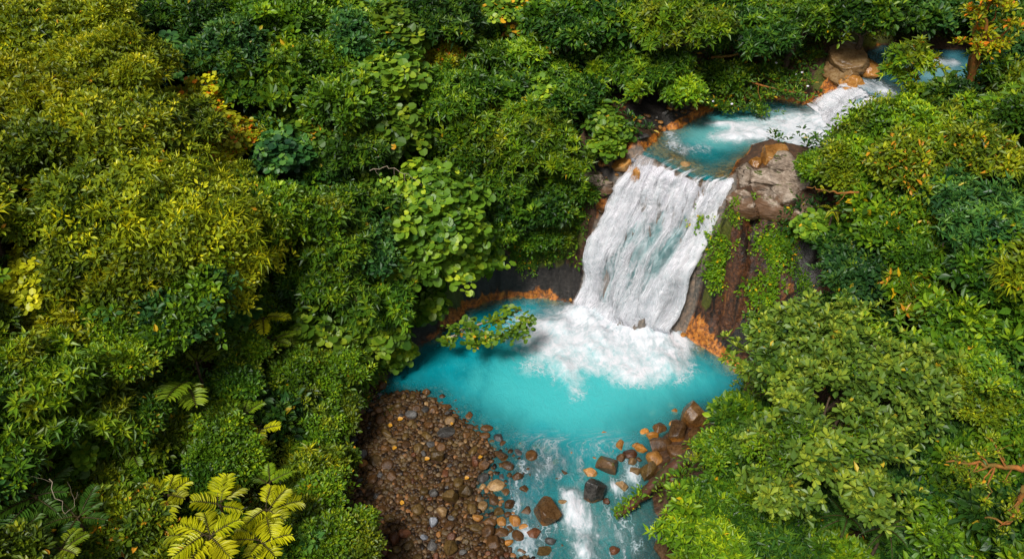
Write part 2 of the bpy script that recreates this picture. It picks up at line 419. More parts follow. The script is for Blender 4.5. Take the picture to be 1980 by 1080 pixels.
def crown_points(r, rad, spacing, layers, lobes=None, gapl=-.25):
    rx, ry, rz = rad; R = (rx*ry*rz)**(1/3)
    if lobes is None:
        n = int(np.clip(5+R*3.6, 6, 22))
        d = nrm(r.normal(size=(n, 3))); d[:, 2] = np.abs(d[:, 2])*.8-.18
        c = d*r.uniform(.42, .98, (n, 1))
        lr = r.uniform(.20, .44, n)*(1.12-.3*np.linalg.norm(c, axis=1))
        lobes = [(*(c[i]*[rx, ry, rz]), lr[i]) for i in range(n)]+[(0, 0, 0, .50), (*(r.normal(size=3)*[.2*rx, .2*ry, .1*rz]), .5)]
        lobes = [(a, b, q, w*R) for a, b, q, w in lobes]
    Cs, As, Ti = [], [], []
    LB = np.array(lobes); sd = int(r.integers(1000))
    for i, (a, b, c, w) in enumerate(lobes):
        n = max(6, int(4*math.pi*w*w*.8/(spacing*spacing)*layers))
        d = nrm(r.normal(size=(n, 3))); d[:, 2] = np.where(d[:, 2] < -.35, -d[:, 2], d[:, 2])
        depth = 1-.42*r.uniform(0, 1, n)**1.6
        depth = np.where(r.uniform(size=n) < .16, 1+r.uniform(0, .42, n), depth)          # shoots that stand out
        jit = 1+.42*fbm(d[:, 0]*2.6+i, d[:, 1]*2.6, d[:, 2]*2.6, 90+i+sd, 3)
        p = np.array([a, b, c])+d*(w*depth*jit)[:, None]*np.array([1.08, 1.08, .86])
        dd = np.linalg.norm((p[:, None]-LB[None, :, :3])/np.array([1.08, 1.08, .86]), axis=2)/LB[None, :, 3]; dd[:, i] = 9
        gap = fbm(p[:, 0]*1.0, p[:, 1]*1.0, p[:, 2]*1.3, sd+33, 3)
        ok = (dd.min(1) > .60) & (gap > gapl-.2*r.uniform(size=n))
        Cs.append(p[ok]); As.append((nrm(d*.75+np.array([0, 0, .65])+r.normal(0, .32, (n, 3))))[ok])
        # young growth in patches of a lobe
        Ti.append(np.clip(.5+1.1*fbm(p[:, 0]*1.3, p[:, 1]*1.3, p[:, 2]*1.3, 70+sd, 3)+r.normal(0, .15, n)+.2*r.normal(), 0, 1)[ok])
    # long arching shoots that break the outline
    for q in range(int(8+R*7)):
        i = int(r.integers(len(LB))); d = nrm(r.normal(size=3)); d[2] = abs(d[2])*.8+.05; d = nrm(d)
        L = r.uniform(.35, .85)*min(R, 2.6)*.75; m = int(max(4, L/(spacing*.62))); s = np.linspace(0, 1, m)[:, None]
        p = LB[i, :3]+d*LB[i, 3]*.8+d*L*s-np.array([0, 0, 1.])*(s**2)*L*r.uniform(.1, .75)+r.normal(0, .06, (m, 3))
        Cs.append(p); As.append(nrm(d*.6+np.array([0, 0, .7])+r.normal(0, .25, (m, 3)))); Ti.append(np.clip(r.uniform(.35, .95)+r.normal(0, .1, m), 0, 1))
    return np.concatenate(Cs), np.concatenate(As), np.concatenate(Ti), LB
NV = [0]
def crown_mesh(name, style, mats, r, rad, scale=1.0, layers=2.0, lobes=None, gapl=-.25, old=.0025, mixb=None):
    tp, L0, wr, nl, spread, droop, tr, dens = STY[style]
    sp = max(L0*scale*.85, .12)/dens
    C, A, Ti, LB = crown_points(r, rad, sp, layers, lobes, gapl)
    parts = []
    if mixb:                                   # a second kind of leaf growing through the first
        st2, frac = mixb
        m = fbm(C[:, 0]*.9, C[:, 1]*.9, C[:, 2]*.9, int(r.integers(999)), 2) > (.5-frac)
        parts.append((tufts(style, C[~m], A[~m], r, scale, Ti[~m], old), 0))
        if m.any(): parts.append((tufts(st2, C[m], A[m], r, scale, Ti[m], old), min(1, len(mats)-1)))
    else: parts.append((tufts(style, C, A, r, scale, Ti, old), 0))
    Vs, Fs, Ts, Mi = [], [], [], []; off = 0
    for (V, Fc, T), mi in parts:
        Vs.append(V); Ts.append(T); Fs.append(Fc+off); Mi.append(np.full(len(Fc), mi)); off += len(V)
    NV[0] += off
    return mesh_np(name, np.concatenate(Vs), Fs, mats, np.concatenate(Mi), {'tint': np.concatenate(Ts)}), LB
def lm(*names): return [LEAFM[n] for n in names]
PR = {  # look: style, leaf materials, scale, mix
 'yellow_fine': ('small', lm('leaf_yellow', 'leaf_olive'), .95, ('star', .22)),
 'yellow_bamboo': ('small', lm('leaf_yellow', 'leaf_yellow'), .95, ('bamboo', .34)),
 'olive': ('small', lm('leaf_olive', 'leaf_yellow'), 1.05, ('bamboo', .12)),
 'olive_star': ('star', lm('leaf_olive', 'leaf_yellow'), .9, ('small', .3)),
 'gold': ('round', lm('leaf_gold', 'leaf_yellow'), .6, ('star', .32)),
 'gold_fine': ('small', lm('leaf_gold', 'leaf_yellow'), 1.0, ('small', .35)),
 'round': ('round', lm('leaf_round', 'leaf_mid'), 1.0, None),
 'round_small': ('round', lm('leaf_round', 'leaf_fresh'), .72, None),
 'round_cool': ('round', lm('leaf_cool', 'leaf_cool'), .8, None),
 'star': ('star', lm('leaf_mid', 'leaf_fresh'), 1.0, ('small', .2)),
 'star_fresh': ('star', lm('leaf_fresh', 'leaf_olive'), 1.0, ('star', .3)),
 'mid': ('small', lm('leaf_mid', 'leaf_fresh'), 1.0, ('broad', .30)),
 'fresh': ('small', lm('leaf_fresh', 'leaf_olive'), 1.0, ('tiny', .35)),
 'fresh_tiny': ('tiny', lm('leaf_fresh', 'leaf_olive'), 1.0, ('tiny', .4)),
 'mid_tiny': ('tiny', lm('leaf_mid', 'leaf_olive'), 1.0, ('tiny', .3)),
 'dark': ('small', lm('leaf_dark', 'leaf_mid'), 1.05, ('broad', .32)),
 'dark_star': ('star', lm('leaf_dark', 'leaf_mid'), 1.05, ('star', .3)),
 'dark_broad': ('broad', lm('leaf_dark', 'leaf_cool'), 1.0, ('broad', .3)),
 'cool': ('broad', lm('leaf_cool', 'leaf_mid'), .8, ('small', .4)),
 'cool_star': ('star', lm('leaf_cool', 'leaf_fresh'), 1.0, ('small', .2)),
 'pale': ('bigleaf', lm('leaf_pale', 'leaf_fresh'), .74, ('small', .16)),
 'oval': ('broad', lm('leaf_fresh', 'leaf_cool'), .75, ('broad', .4)),
 'rust': ('tiny', lm('leaf_olive', 'leaf_rust'), 1.0, ('tiny', .20)),
}
COVERED = []
def plant(u, v, ru, rv, look, label, cat='tree', h=None, name=None, group=None, layers=2.0, old=.0025, lobes=None, bark=None, thick=1.0, gapl=-.17):
    """a plant whose crown is seen centred at (u, v) of the photo with radii ru, rv there; its foot is on the ground below"""
    r = np.random.default_rng(abs(int(u*7+v*13+ru)))
    if lobes is None: ru *= 1.14; rv *= 1.14
    COVERED.append((u, v, ru, rv))
    _, dep = hit(u, v, 2.0); R = ru/F*dep
    rz = R*min(1.0, max(.55, rv/ru*1.0)); 
    if h is None: h = .75*rz+.5 if cat == 'shrub' else 1.0*rz+1.4
    c, dep = hit(u, v, h)
    R = ru/F*dep; rz = R*min(1.05, max(.5, rv/ru*.95)); ry = R*.9
    foot = np.array([c[0]+r.normal(0, .12*R), c[1]+.25*R*r.uniform(0, 1), 0]); foot[2] = float(gz(foot[0], foot[1]))-.05
    if foot[2] < .2 and c[2] > 0: foot[2] = max(foot[2], -.2)
    style, mats, sc, mx = PR[look]
    o = empty(name or cat, foot, label, cat, group)
    rel = c-foot
    lb = None
    if lobes is not None:
        lb = []
        for (lu, lv, lr, dz) in lobes:
            p, dp = hit(lu, lv, h+dz); q = p-c
            lb.append((q[0], q[1], q[2], lr/F*dp))
    me, LB = crown_mesh('crown', style, mats, r, (R, ry, rz), sc, layers, lb, gapl, old=old, mixb=mx)
    link('crown', me, o, rel)
    T = Tubes(); rt = (.05+.035*R)*thick
    k = .55
    fork = rel*np.array([k, k, k])+np.array([r.normal(0, .1), r.normal(0, .1), 0])
    T.add(wobble((0, 0, -.15), fork, 7, .25, r), np.linspace(rt*1.5, rt*.85, 7))
    order = r.permutation(len(LB))[:7]
    for i in order:
        e = rel+LB[i, :3]*.8
        T.add(wobble(fork-.02, e, 7, .35, r), np.linspace(rt*.6, rt*.14, 7), 6)
        for q in range(2):
            s0 = fork+(e-fork)*r.uniform(.5, .8); e2 = rel+LB[i, :3]+nrm(r.normal(size=3))*LB[i, 3]*.8
            T.add(wobble(s0, e2, 5, .3, r), np.linspace(rt*.25, rt*.07, 5), 5)
    link('trunk' if cat != 'shrub' else 'stem', T.mesh('trunk', bark or BARK), o)
    return o
# ------------------------------------------------------------------ sky and sun (overcast)
w = bpy.data.worlds.new('World'); S.world = w; w.use_nodes = True
t = w.node_tree; t.nodes.clear()
sky = N(t, 'ShaderNodeTexSky', sky_type='NISHITA'); sky.sun_disc = False
SUN_EL, SUN_AZ = math.radians(56), math.radians(212)
sky.sun_elevation = SUN_EL; sky.sun_rotation = SUN_AZ; sky.dust_density = 4; sky.air_density = 1.0; sky.ozone_density = .6
hs = N(t, 'ShaderNodeHueSaturation'); hs.inputs['Saturation'].default_value = .35
bg = N(t, 'ShaderNodeBackground'); bg.inputs[1].default_value = .062
wo = N(t, 'ShaderNodeOutputWorld')
t.links.new(sky.outputs[0], hs.inputs['Color']); t.links.new(hs.outputs[0], bg.inputs[0]); t.links.new(bg.outputs[0], wo.inputs[0])
sl = bpy.data.lights.new('sun', 'SUN'); sl.energy = 3.1; sl.angle = math.radians(14); sl.color = (1, .96, .90)
so = bpy.data.objects.new('sun', sl); COL.objects.link(so)
dirv = Vector((math.sin(SUN_AZ)*math.cos(SUN_EL), math.cos(SUN_AZ)*math.cos(SUN_EL), math.sin(SUN_EL)))
so.rotation_euler = dirv.to_track_quat('Z', 'Y').to_euler(); so.location = (0, 0, 60)
S.view_settings.view_transform = 'Standard'; S.view_settings.look = 'None'; S.view_settings.gamma = 1; S.view_settings.exposure = 0.28
try:
    S.cycles.use_denoising = True; S.cycles.denoiser = 'OPENIMAGEDENOISE'; S.cycles.denoising_input_passes = 'RGB_ALBEDO_NORMAL'; S.cycles.denoising_prefilter = 'ACCURATE'
    S.cycles.max_bounces = 6; S.cycles.volume_bounces = 3; S.cycles.diffuse_bounces = 3; S.cycles.glossy_bounces = 2; S.cycles.transmission_bounces = 3; S.cycles.transparent_max_bounces = 64
    S.cycles.caustics_reflective = False; S.cycles.caustics_refractive = False
except Exception: pass

# ------------------------------------------------------------------ terrain mesh
def proj(P):
    q = P-CAM; dz = q@FWD; dz = np.maximum(dz, .1)
    return W0/2+F*q[..., 0]/dz, H0/2-F*(q@UPV)/dz
PX, PY = GX.ravel(), GY.ravel()
PZ = GZ.ravel()
# rough rock: push the steep faces in and out
gy_, gx_ = np.gradient(GZ, YS, XS)
steep = sstep(.7, 2.0, np.hypot(gx_, gy_)).ravel()
TP = np.stack([PX, PY, PZ], 1)
nx, ny = -gx_.ravel(), -gy_.ravel(); ln = np.sqrt(nx*nx+ny*ny+1)
TN = np.stack([nx/ln, ny/ln, 1/ln], 1)
near = (np.abs(PX) < 40) & (PY < 60) & (PY > 10)
ridge = 1-np.abs(fbm(TP[:, 0]*.9, TP[:, 1]*.9, TP[:, 2]*1.6, 101, 4))*2.2
disp = (.42*(ridge-.5)+.17*fbm(TP[:, 0]*3, TP[:, 1]*3, TP[:, 2]*4, 102, 3))*steep*near
dVt = sdist(PX, PY, VALLEY); dMt = sdist(PX, PY, MID); dUt = sdist(PX, PY, UPS)
fallmask = np.zeros(len(PX))
lo = FB[:, :2].min(0)-.4; hi = FB[:, :2].max(0)+.4
m = (PX > lo[0]) & (PX < hi[0]) & (PY > lo[1]) & (PY < hi[1])
q = np.stack([PX[m], PY[m]], 1); fallmask[m] = np.sqrt(((q[:, None]-FB[None, ::4, :2])**2).sum(2).min(1)) < .55
TP = TP+TN*(disp*(1-np.maximum(fallmask, (np.abs(PX-un(1640, 205, 9)[0]) < 2.6)*(np.abs(PY-un(1640, 205, 9)[1]) < 2.4))))[:, None]
U_, V_ = proj(TP)
U_ = U_+10*fbm(TP[:, 0]*1.3, TP[:, 1]*1.3, TP[:, 2]*1.3, 111, 3); V_ = V_+10*fbm(TP[:, 0]*1.3, TP[:, 1]*1.3, TP[:, 2]*1.3, 112, 3)
def zone(els):
    r = np.zeros(len(U_))
    for u, v, a, b in els: r = np.maximum(r, sstep(1.25, .7, np.sqrt(((U_-u)/a)**2+((V_-v)/b)**2)))
    return r
def pline(pts, wd): return sstep(1.3, .5, ldist(U_, V_, pts)/wd)
a_dark = zone([(1000, 545, 150, 50), (880, 600, 70, 50), (815, 655, 60, 40), (750, 730, 40, 50), (1380, 690, 50, 40), (1270, 215, 60, 30), (1180, 330, 60, 40), (1450, 170, 90, 40)])  # dark wet rock and banks; the back wall's overhang shade is coloured in too
a_moss = zone([(1065, 485, 50, 22), (1105, 455, 32, 22), (855, 575, 45, 38), (1362, 560, 10, 40), (1385, 430, 40, 20), (1520, 400, 50, 14), (1700, 75, 110, 14), (1600, 150, 30, 30), (640, 950, 70, 120), (740, 760, 20, 40)])
a_or = np.maximum.reduce([
    zone([(1148, 500, 20, 26), (1165, 405, 16, 26), (1232, 292, 34, 22), (1345, 640, 30, 32), (1375, 675, 26, 20)]),
    pline([(1402, 356), (1385, 392), (1362, 440), (1342, 510), (1330, 580), (1326, 640)], 11),
    pline([(1190, 385), (1210, 345), (1240, 300), (1275, 262), (1330, 232), (1400, 203), (1440, 185)], 11),
    pline([(1575, 205), (1600, 175), (1630, 130)], 20),
    pline([(1680, 88), (1760, 92), (1860, 98)], 8)*.6])
a_rim = sstep(.75, .2, TP[:, 2]+.25*fbm(TP[:, 0]*1.5, TP[:, 1]*1.5, 0, 120, 3))*sstep(1.2, .6, np.abs(dVt))*(TP[:, 1] > 31.3-.03*TP[:, 0])*sstep(-1.2, -.1, dVt)
a_rim *= (PX > -5.2)*(.45+.75*sstep(-.3, .25, fbm(TP[:, 0]*.7, TP[:, 1]*.7, TP[:, 2]*1.2, 121, 3)))
a_or = np.maximum(a_or*(dVt > -.1), a_rim)
a_or = np.maximum(a_or, sstep(.5, -.2, dMt)*.9*(dMt > -6))
a_dark = np.maximum(a_dark, zone([(1465, 650, 60, 30), (1560, 520, 30, 70)]))  # shadows of the right cliff painted into its rock colour
a_brown = zone([(1430, 600, 110, 110), (1450, 460, 60, 60), (1560, 560, 90, 120), (1290, 215, 90, 30)])
a_brown = np.maximum(a_brown, fallmask*.2); a_fall = fallmask
a_wet = sstep(.5, .05, np.minimum.reduce([np.maximum(dVt, 0), np.abs(dMt), np.abs(dUt)]))
mt, t, out = nt('earth')
tc = N(t, 'ShaderNodeTexCoord')
n1 = noise(t, 1.3, 8, .62, tc.outputs['Object']); n2 = noise(t, 5.5, 6, .6, tc.outputs['Object']); n3 = noise(t, 18, 4, .6, tc.outputs['Object'])
soil = ramp(t, [(.3, (.030, .017, .009)), (.55, (.075, .036, .016)), (.75, (.14, .07, .03))], n2).outputs[0]
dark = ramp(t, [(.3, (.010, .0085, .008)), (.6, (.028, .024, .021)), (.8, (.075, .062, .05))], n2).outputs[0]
brown = ramp(t, [(.3, (.016, .006, .003)), (.5, (.080, .028, .009)), (.68, (.17, .065, .022)), (.82, (.30, .15, .05))], n2).outputs[0]
moss = ramp(t, [(.25, (.022, .028, .003)), (.55, (.075, .085, .005)), (.8, (.16, .13, .008))], n3).outputs[0]
orng = ramp(t, [(.28, (.05, .018, .006)), (.42, (.20, .062, .008)), (.55, (.48, .155, .012)), (.78, (.62, .30, .07))], n2).outputs[0]
def soft(name, a=.35, b=.6, amt=.9):
    x = attr(t, name).outputs['Fac']
    return mrange(t, math_(t, 'ADD', x, math_(t, 'MULTIPLY', math_(t, 'SUBTRACT', n1, .5), amt)), a, b)
mpz = N(t, 'ShaderNodeMapping'); mpz.inputs['Scale'].default_value = (2.2, 2.2, .45); t.links.new(tc.outputs['Object'], mpz.inputs[0])
nst = noise(t, 1.0, 6, .65, mpz.outputs[0], .6)
brown = mixc(t, mrange(t, nst, .56, .40), brown, (.014, .008, .005)); brown = mixc(t, mrange(t, nst, .60, .72), brown, (.26, .095, .018))
orng = mixc(t, mrange(t, nst, .47, .36), orng, (.06, .025, .010))
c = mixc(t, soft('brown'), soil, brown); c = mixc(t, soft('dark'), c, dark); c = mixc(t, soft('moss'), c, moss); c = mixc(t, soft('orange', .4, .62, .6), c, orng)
c = mixc(t, math_(t, 'MULTIPLY', attr(t, 'fallrock').outputs['Fac'], .9), c, ramp(t, [(.3, (.07, .075, .07)), (.55, (.18, .15, .12)), (.75, (.34, .25, .18))], n2).outputs[0])
p = N(t, 'ShaderNodeBsdfPrincipled'); t.links.new(c, p.inputs['Base Color'])
t.links.new(mrange(t, math_(t, 'MAXIMUM', attr(t, 'wet').outputs['Fac'], attr(t, 'brown').outputs['Fac']), 0, 1, .8, .40), p.inputs['Roughness'])
b1 = N(t, 'ShaderNodeBump'); b1.inputs['Strength'].default_value = .5; b1.inputs['Distance'].default_value = .16; t.links.new(n2, b1.inputs['Height'])
b2 = N(t, 'ShaderNodeBump'); b2.inputs['Strength'].default_value = .5; b2.inputs['Distance'].default_value = .06; t.links.new(n3, b2.inputs['Height']); t.links.new(b1.outputs[0], b2.inputs['Normal'])
t.links.new(b2.outputs[0], p.inputs['Normal']); t.links.new(p.outputs[0], out.inputs[0])
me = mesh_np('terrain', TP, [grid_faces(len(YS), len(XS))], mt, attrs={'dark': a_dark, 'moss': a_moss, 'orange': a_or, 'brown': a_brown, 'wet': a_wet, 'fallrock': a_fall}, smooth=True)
tag(link('terrain', me), kind='structure')

# ------------------------------------------------------------------ water
def water_mat(name, deepc, palec, shallow_k):
    m, t, out = nt(name)
    tc = N(t, 'ShaderNodeTexCoord'); ob = tc.outputs['Object']
    fo = attr(t, 'foam').outputs['Fac']; de = attr(t, 'depth').outputs['Fac']; mi = attr(t, 'milk').outputs['Fac']
    mp = N(t, 'ShaderNodeMapping'); mp.inputs['Rotation'].default_value = (0, 0, .5); mp.inputs['Scale'].default_value = (1, .55, 1); t.links.new(ob, mp.inputs[0])
    fv = N(t, 'ShaderNodeCombineXYZ'); t.links.new(attr(t, 'fx').outputs['Fac'], fv.inputs[0]); t.links.new(attr(t, 'fy').outputs['Fac'], fv.inputs[1])
    fa = noise(t, .9, 7, .66, fv.outputs[0], .9); fb = noise(t, 3.6, 5, .7, fv.outputs[0], .7)
    na = noise(t, .8, 6, .6, mp.outputs[0], 1.2); nb = noise(t, 3.2, 6, .68, mp.outputs[0], 1.6); nc = noise(t, .35, 3, .5, ob, .8)
    nd = noise(t, 9, 4, .65, mp.outputs[0], .8)
    dsum = math_(t, 'ADD', math_(t, 'MULTIPLY', math_(t, 'SUBTRACT', fa, .5), 1.15), math_(t, 'MULTIPLY', math_(t, 'SUBTRACT', fb, .5), .55))
    dsum = math_(t, 'ADD', dsum, math_(t, 'MULTIPLY', math_(t, 'SUBTRACT', nb, .5), .5))
    ff = mrange(t, math_(t, 'ADD', fo, math_(t, 'MULTIPLY', dsum, mrange(t, fo, .0, .3, 0, 1))), .24, 1.06)
    vo = N(t, 'ShaderNodeTexVoronoi', feature='DISTANCE_TO_EDGE'); vo.inputs['Scale'].default_value = 1.9
    wv_ = N(t, 'ShaderNodeVectorMath', operation='ADD'); t.links.new(fv.outputs[0], wv_.inputs[0])
    nz = N(t, 'ShaderNodeTexNoise'); nz.inputs['Scale'].default_value = 2.4; nz.inputs['Detail'].default_value = 3; t.links.new(ob, nz.inputs['Vector']); t.links.new(nz.outputs['Color'], wv_.inputs[1]); t.links.new(wv_.outputs[0], vo.inputs['Vector'])
    lace = math_(t, 'MULTIPLY', mrange(t, vo.outputs['Distance'], .12, .01), math_(t, 'MULTIPLY', mrange(t, fo, .10, .5), mrange(t, fa, .42, .58)))
    ff = math_(t, 'MAXIMUM', ff, math_(t, 'MULTIPLY', lace, .8))
    milk = mrange(t, math_(t, 'ADD', mi, math_(t, 'MULTIPLY', math_(t, 'SUBTRACT', na, .5), .7)), .15, .9)
    base = mixc(t, mrange(t, nc, .38, .62), tuple(x*.82 for x in deepc), tuple(x*1.25 for x in deepc))
    base = mixc(t, milk, base, palec)
    base = mixc(t, math_(t, 'MULTIPLY', mrange(t, nb, .54, .70), .32), base, palec)
    foamc = mixc(t, mrange(t, fb, .35, .68), (.56, .62, .66), (.72, .71, .755)); base = mixc(t, ff, base, foamc)
    p = N(t, 'ShaderNodeBsdfPrincipled'); t.links.new(base, p.inputs['Base Color'])
    t.links.new(mrange(t, ff, 0, 1, .10, .75), p.inputs['Roughness']); p.inputs['Specular IOR Level'].default_value = .5
    bp = N(t, 'ShaderNodeBump'); bp.inputs['Strength'].default_value = .42; bp.inputs['Distance'].default_value = .14
    hh = math_(t, 'ADD', nb, math_(t, 'MULTIPLY', ff, .8)); t.links.new(hh, bp.inputs['Height']); t.links.new(bp.outputs[0], p.inputs['Normal'])
    tr = N(t, 'ShaderNodeBsdfTransparent'); tr.inputs[0].default_value = (.72, .93, .95, 1)
    al = math_(t, 'SUBTRACT', 1.0, math_(t, 'POWER', 2.718, math_(t, 'MULTIPLY', de, -shallow_k)))
    al = math_(t, 'MAXIMUM', math_(t, 'ADD', al, .05), ff, clamp=True)
    mx = N(t, 'ShaderNodeMixShader'); t.links.new(al, mx.inputs[0]); t.links.new(tr.outputs[0], mx.inputs[1]); t.links.new(p.outputs[0], mx.inputs[2])
    t.links.new(mx.outputs[0], out.inputs[0])
    return m
TURQ = (.002, .265, .32)
WM = water_mat('water_pool', TURQ, (.055, .46, .475), 3.4)
WM2 = water_mat('water_upper', (.003, .23, .26), (.12, .42, .42), 2.4)
WM3 = water_mat('water_stream', (.03, .17, .22), (.16, .34, .38), 3.5)
def blobs(x, y, z, els, gain=1.02):
    r = np.zeros(x.shape)
    for u, v, rx, ry, *wt in els:
        wt = wt[0] if wt else 1.0
        cx, cy = un(u, v, z); d = np.sqrt(((x-cx)/rx)**2+((y-cy)/ry)**2)
        r = 1-(1-r)*(1-wt*np.clip(gain-.62*d, 0, 1)**1.15)
    return r
def water(name, poly, z, res, foam, milk, mat, org, plane_y, gain=1.02, out_d=.8, lip=None, bump=0.0, dmin=.0):
    lo = poly.min(0)-1; hi = poly.max(0)+1
    xs = np.arange(lo[0], hi[0], res); ys = np.arange(max(lo[1], 12), hi[1], res)
    x, y = np.meshgrid(xs, ys)
    d = sdist(x, y, poly); g = gz(x, y)
    vis = (d < 0) | ((d < out_d) & (g > z-.02))
    kf = vis[:-1, :-1] & vis[1:, :-1] & vis[:-1, 1:] & vis[1:, 1:]
    fo = blobs(x, y, z, foam, gain); mi = blobs(x, y, z, milk)
    ox, oy = un(*org, z); rr = np.hypot(x-ox, y-oy); an = np.arctan2(y-oy, x-ox)
    an = np.where(an > 2.2, an-2*np.pi, an); k = sstep(plane_y+2.5, plane_y, y)
    fx = (an*4.2)*(1-k)+x*1.5*k; fy = rr*.55*(1-k)+y*.6*k
    dep = np.maximum(z-g, dmin)
    zz = z+.025*fbm(x*1.1, y*1.1, 0, 131, 3)+bump*sstep(.5, 1.0, fo)*(.35+.9*np.maximum(fbm(x*.9, y*.9, 0, 132, 4), -.2))
    me = mesh_np(name, np.stack([x, y, zz], -1).reshape(-1, 3), [grid_faces(len(ys), len(xs), kf)], mat, attrs={'foam': fo, 'milk': mi, 'depth': dep, 'fx': fx, 'fy': fy}, smooth=True)
    o = tag(link(name, me), kind='structure'); return o
water('pool_water', VALLEY, 0.0, .11,
      [(1312, 658, .8, .9), (1125, 606, .9, 1.2), (1180, 622, .9, 1.2), (1235, 636, .9, 1.2), (1290, 652, .8, 1.1), (1150, 625, 1.2, 1.2), (1260, 650, 1.2, 1.2), (1055, 655, 2.0, 2.3), (1110, 640, 2.2, 2.3), (1170, 650, 2.2, 2.4), (1235, 665, 1.9, 2.2), (1285, 690, 1.6, 1.7), (1225, 712, 1.7, 1.2), (1105, 715, .8, 1.9),
       (1112, 985, .55, .8), (1126, 1015, .6, .8), (1105, 958, .4, .45), (1130, 1062, .55, .8), (1190, 942, .45, .45), (1222, 915, .40, .8), (1110, 1000, 1.8, 2.4, .36), (1030, 1010, 1.0, 2.2, .50), (1010, 1060, .7, .9, .60), (1000, 960, .6, 1.8, .48), (1050, 905, 1.0, .5, .54), (1190, 1030, 1.6, 1.8, .40), (1100, 890, 2.2, 1.2, .40), (960, 1040, .9, .8, .5), (1030, 850, 2.6, 1.0, .30), (1200, 850, 1.6, 1.0, .30), (1240, 1060, 1.2, 1.4, .40)],
      [(1150, 730, 6.5, 3.6), (1120, 770, 4.0, 2.4), (1130, 1020, 2.2, 3.0), (1200, 960, 1.8, 2)], WM, (1225, 575), 26.5, bump=.5)
water('middle_pool_water', MID, ZM, .09,
      [(1575, 235, 1.8, 1.6), (1600, 270, 1.4, 1.8), (1530, 245, 2.0, 1.1), (1470, 250, 1.6, .9), (1420, 265, 1.0, .6), (1545, 275, 1.8, 1.0), (1300, 268, .5, 1.3, .5), (1345, 290, 1.2, .8, .4), (1400, 240, .8, .3)],
      [(1480, 250, 4.2, 2.2), (1400, 260, 2.4, 1.2)], WM2, (1650, 220), -99, 1.16, bump=.25)
water('stream_water', UPS, ZU, .14,
      [(1660, 158, .9, .9), (1710, 175, .7, .9), (1800, 105, .5, .5), (1815, 118, .6, .6), (1845, 122, .4, .5), (1880, 150, .4, .5), (1740, 200, .5, .6)], [(1800, 130, 2, 3)], WM3, (2300, 60), -99, bump=.08)

# falling water
mf, t, out = nt('water_falling')
S_, T_, Wh = attr(t, 's').outputs['Fac'], attr(t, 't').outputs['Fac'], attr(t, 'white').outputs['Fac']
def st(a, b, off=0.0):
    n = N(t, 'ShaderNodeCombineXYZ'); t.links.new(math_(t, 'MULTIPLY', S_, a), n.inputs[0]); t.links.new(math_(t, 'MULTIPLY', T_, b), n.inputs[1]); n.inputs[2].default_value = off
    return n.outputs[0]
na = noise(t, 1, 5, .62, st(20, 2.6), .5); nb = noise(t, 1, 6, .65, st(8, 2.2, 3), .7); nc = noise(t, 1, 4, .6, st(46, 4.5, 7), .4); nd = noise(t, 1, 6, .7, st(13, 7, 9), 1.0)
sm = math_(t, 'ADD', math_(t, 'MULTIPLY', math_(t, 'SUBTRACT', na, .5), .95), math_(t, 'MULTIPLY', math_(t, 'SUBTRACT', nb, .5), 1.0))
sm = math_(t, 'ADD', sm, math_(t, 'MULTIPLY', math_(t, 'SUBTRACT', nc, .5), .45)); sm = math_(t, 'ADD', sm, math_(t, 'MULTIPLY', math_(t, 'SUBTRACT', nd, .5), .9))
wf = mrange(t, math_(t, 'ADD', Wh, sm), .28, .72)
thin = mixc(t, mrange(t, nd, .35, .65), (.13, .27, .28), (.45, .56, .58))
colw = mixc(t, wf, thin, (.76, .745, .80))
pw = N(t, 'ShaderNodeBsdfPrincipled'); t.links.new(colw, pw.inputs['Base Color']); pw.inputs['Roughness'].default_value = .55; pw.inputs['Specular IOR Level'].default_value = .2
bw = N(t, 'ShaderNodeBump'); bw.inputs['Strength'].default_value = .45; bw.inputs['Distance'].default_value = .14; t.links.new(sm, bw.inputs['Height']); t.links.new(bw.outputs[0], pw.inputs['Normal'])
tl = N(t, 'ShaderNodeBsdfTranslucent'); t.links.new(colw, tl.inputs[0])
m1 = N(t, 'ShaderNodeMixShader'); m1.inputs[0].default_value = .2; t.links.new(pw.outputs[0], m1.inputs[1]); t.links.new(tl.outputs[0], m1.inputs[2])
tr = N(t, 'ShaderNodeBsdfTransparent'); m2 = N(t, 'ShaderNodeMixShader')
Op = attr(t, 'cover').outputs['Fac']
al = math_(t, 'MAXIMUM', mrange(t, math_(t, 'ADD', Op, math_(t, 'MULTIPLY', sm, .8)), .2, .75), math_(t, 'MULTIPLY', wf, mrange(t, Op, .0, .35)), clamp=True)
t.links.new(al, m2.inputs[0]); t.links.new(tr.outputs[0], m2.inputs[1]); t.links.new(m1.outputs[0], m2.inputs[2]); t.links.new(m2.outputs[0], out.inputs[0])
def gaus(a, b): return np.exp(-(a*a+b*b))
def gaus2(s, t_, els):
    r = 0
    for a, b, ra, rb, am in els: r = r+am*gaus((s-a)/ra, (t_-b)/rb)
    return r
mst, t, out = nt('water_strand')
A_, E_, X_ = attr(t, 'al').outputs['Fac'], attr(t, 's').outputs['Fac'], attr(t, 't').outputs['Fac']
cv = N(t, 'ShaderNodeCombineXYZ'); t.links.new(math_(t, 'MULTIPLY', E_, 30), cv.inputs[0]); t.links.new(math_(t, 'MULTIPLY', X_, 2.0), cv.inputs[1]); t.links.new(attr(t, 'seed').outputs['Fac'], cv.inputs[2])
n1_ = noise(t, 1, 6, .68, cv.outputs[0], .7)
cv2 = N(t, 'ShaderNodeCombineXYZ'); t.links.new(math_(t, 'MULTIPLY', E_, 16), cv2.inputs[0]); t.links.new(math_(t, 'MULTIPLY', X_, 7), cv2.inputs[1]); t.links.new(attr(t, 'seed').outputs['Fac'], cv2.inputs[2])
n2_ = noise(t, 1, 5, .7, cv2.outputs[0], 1.0)
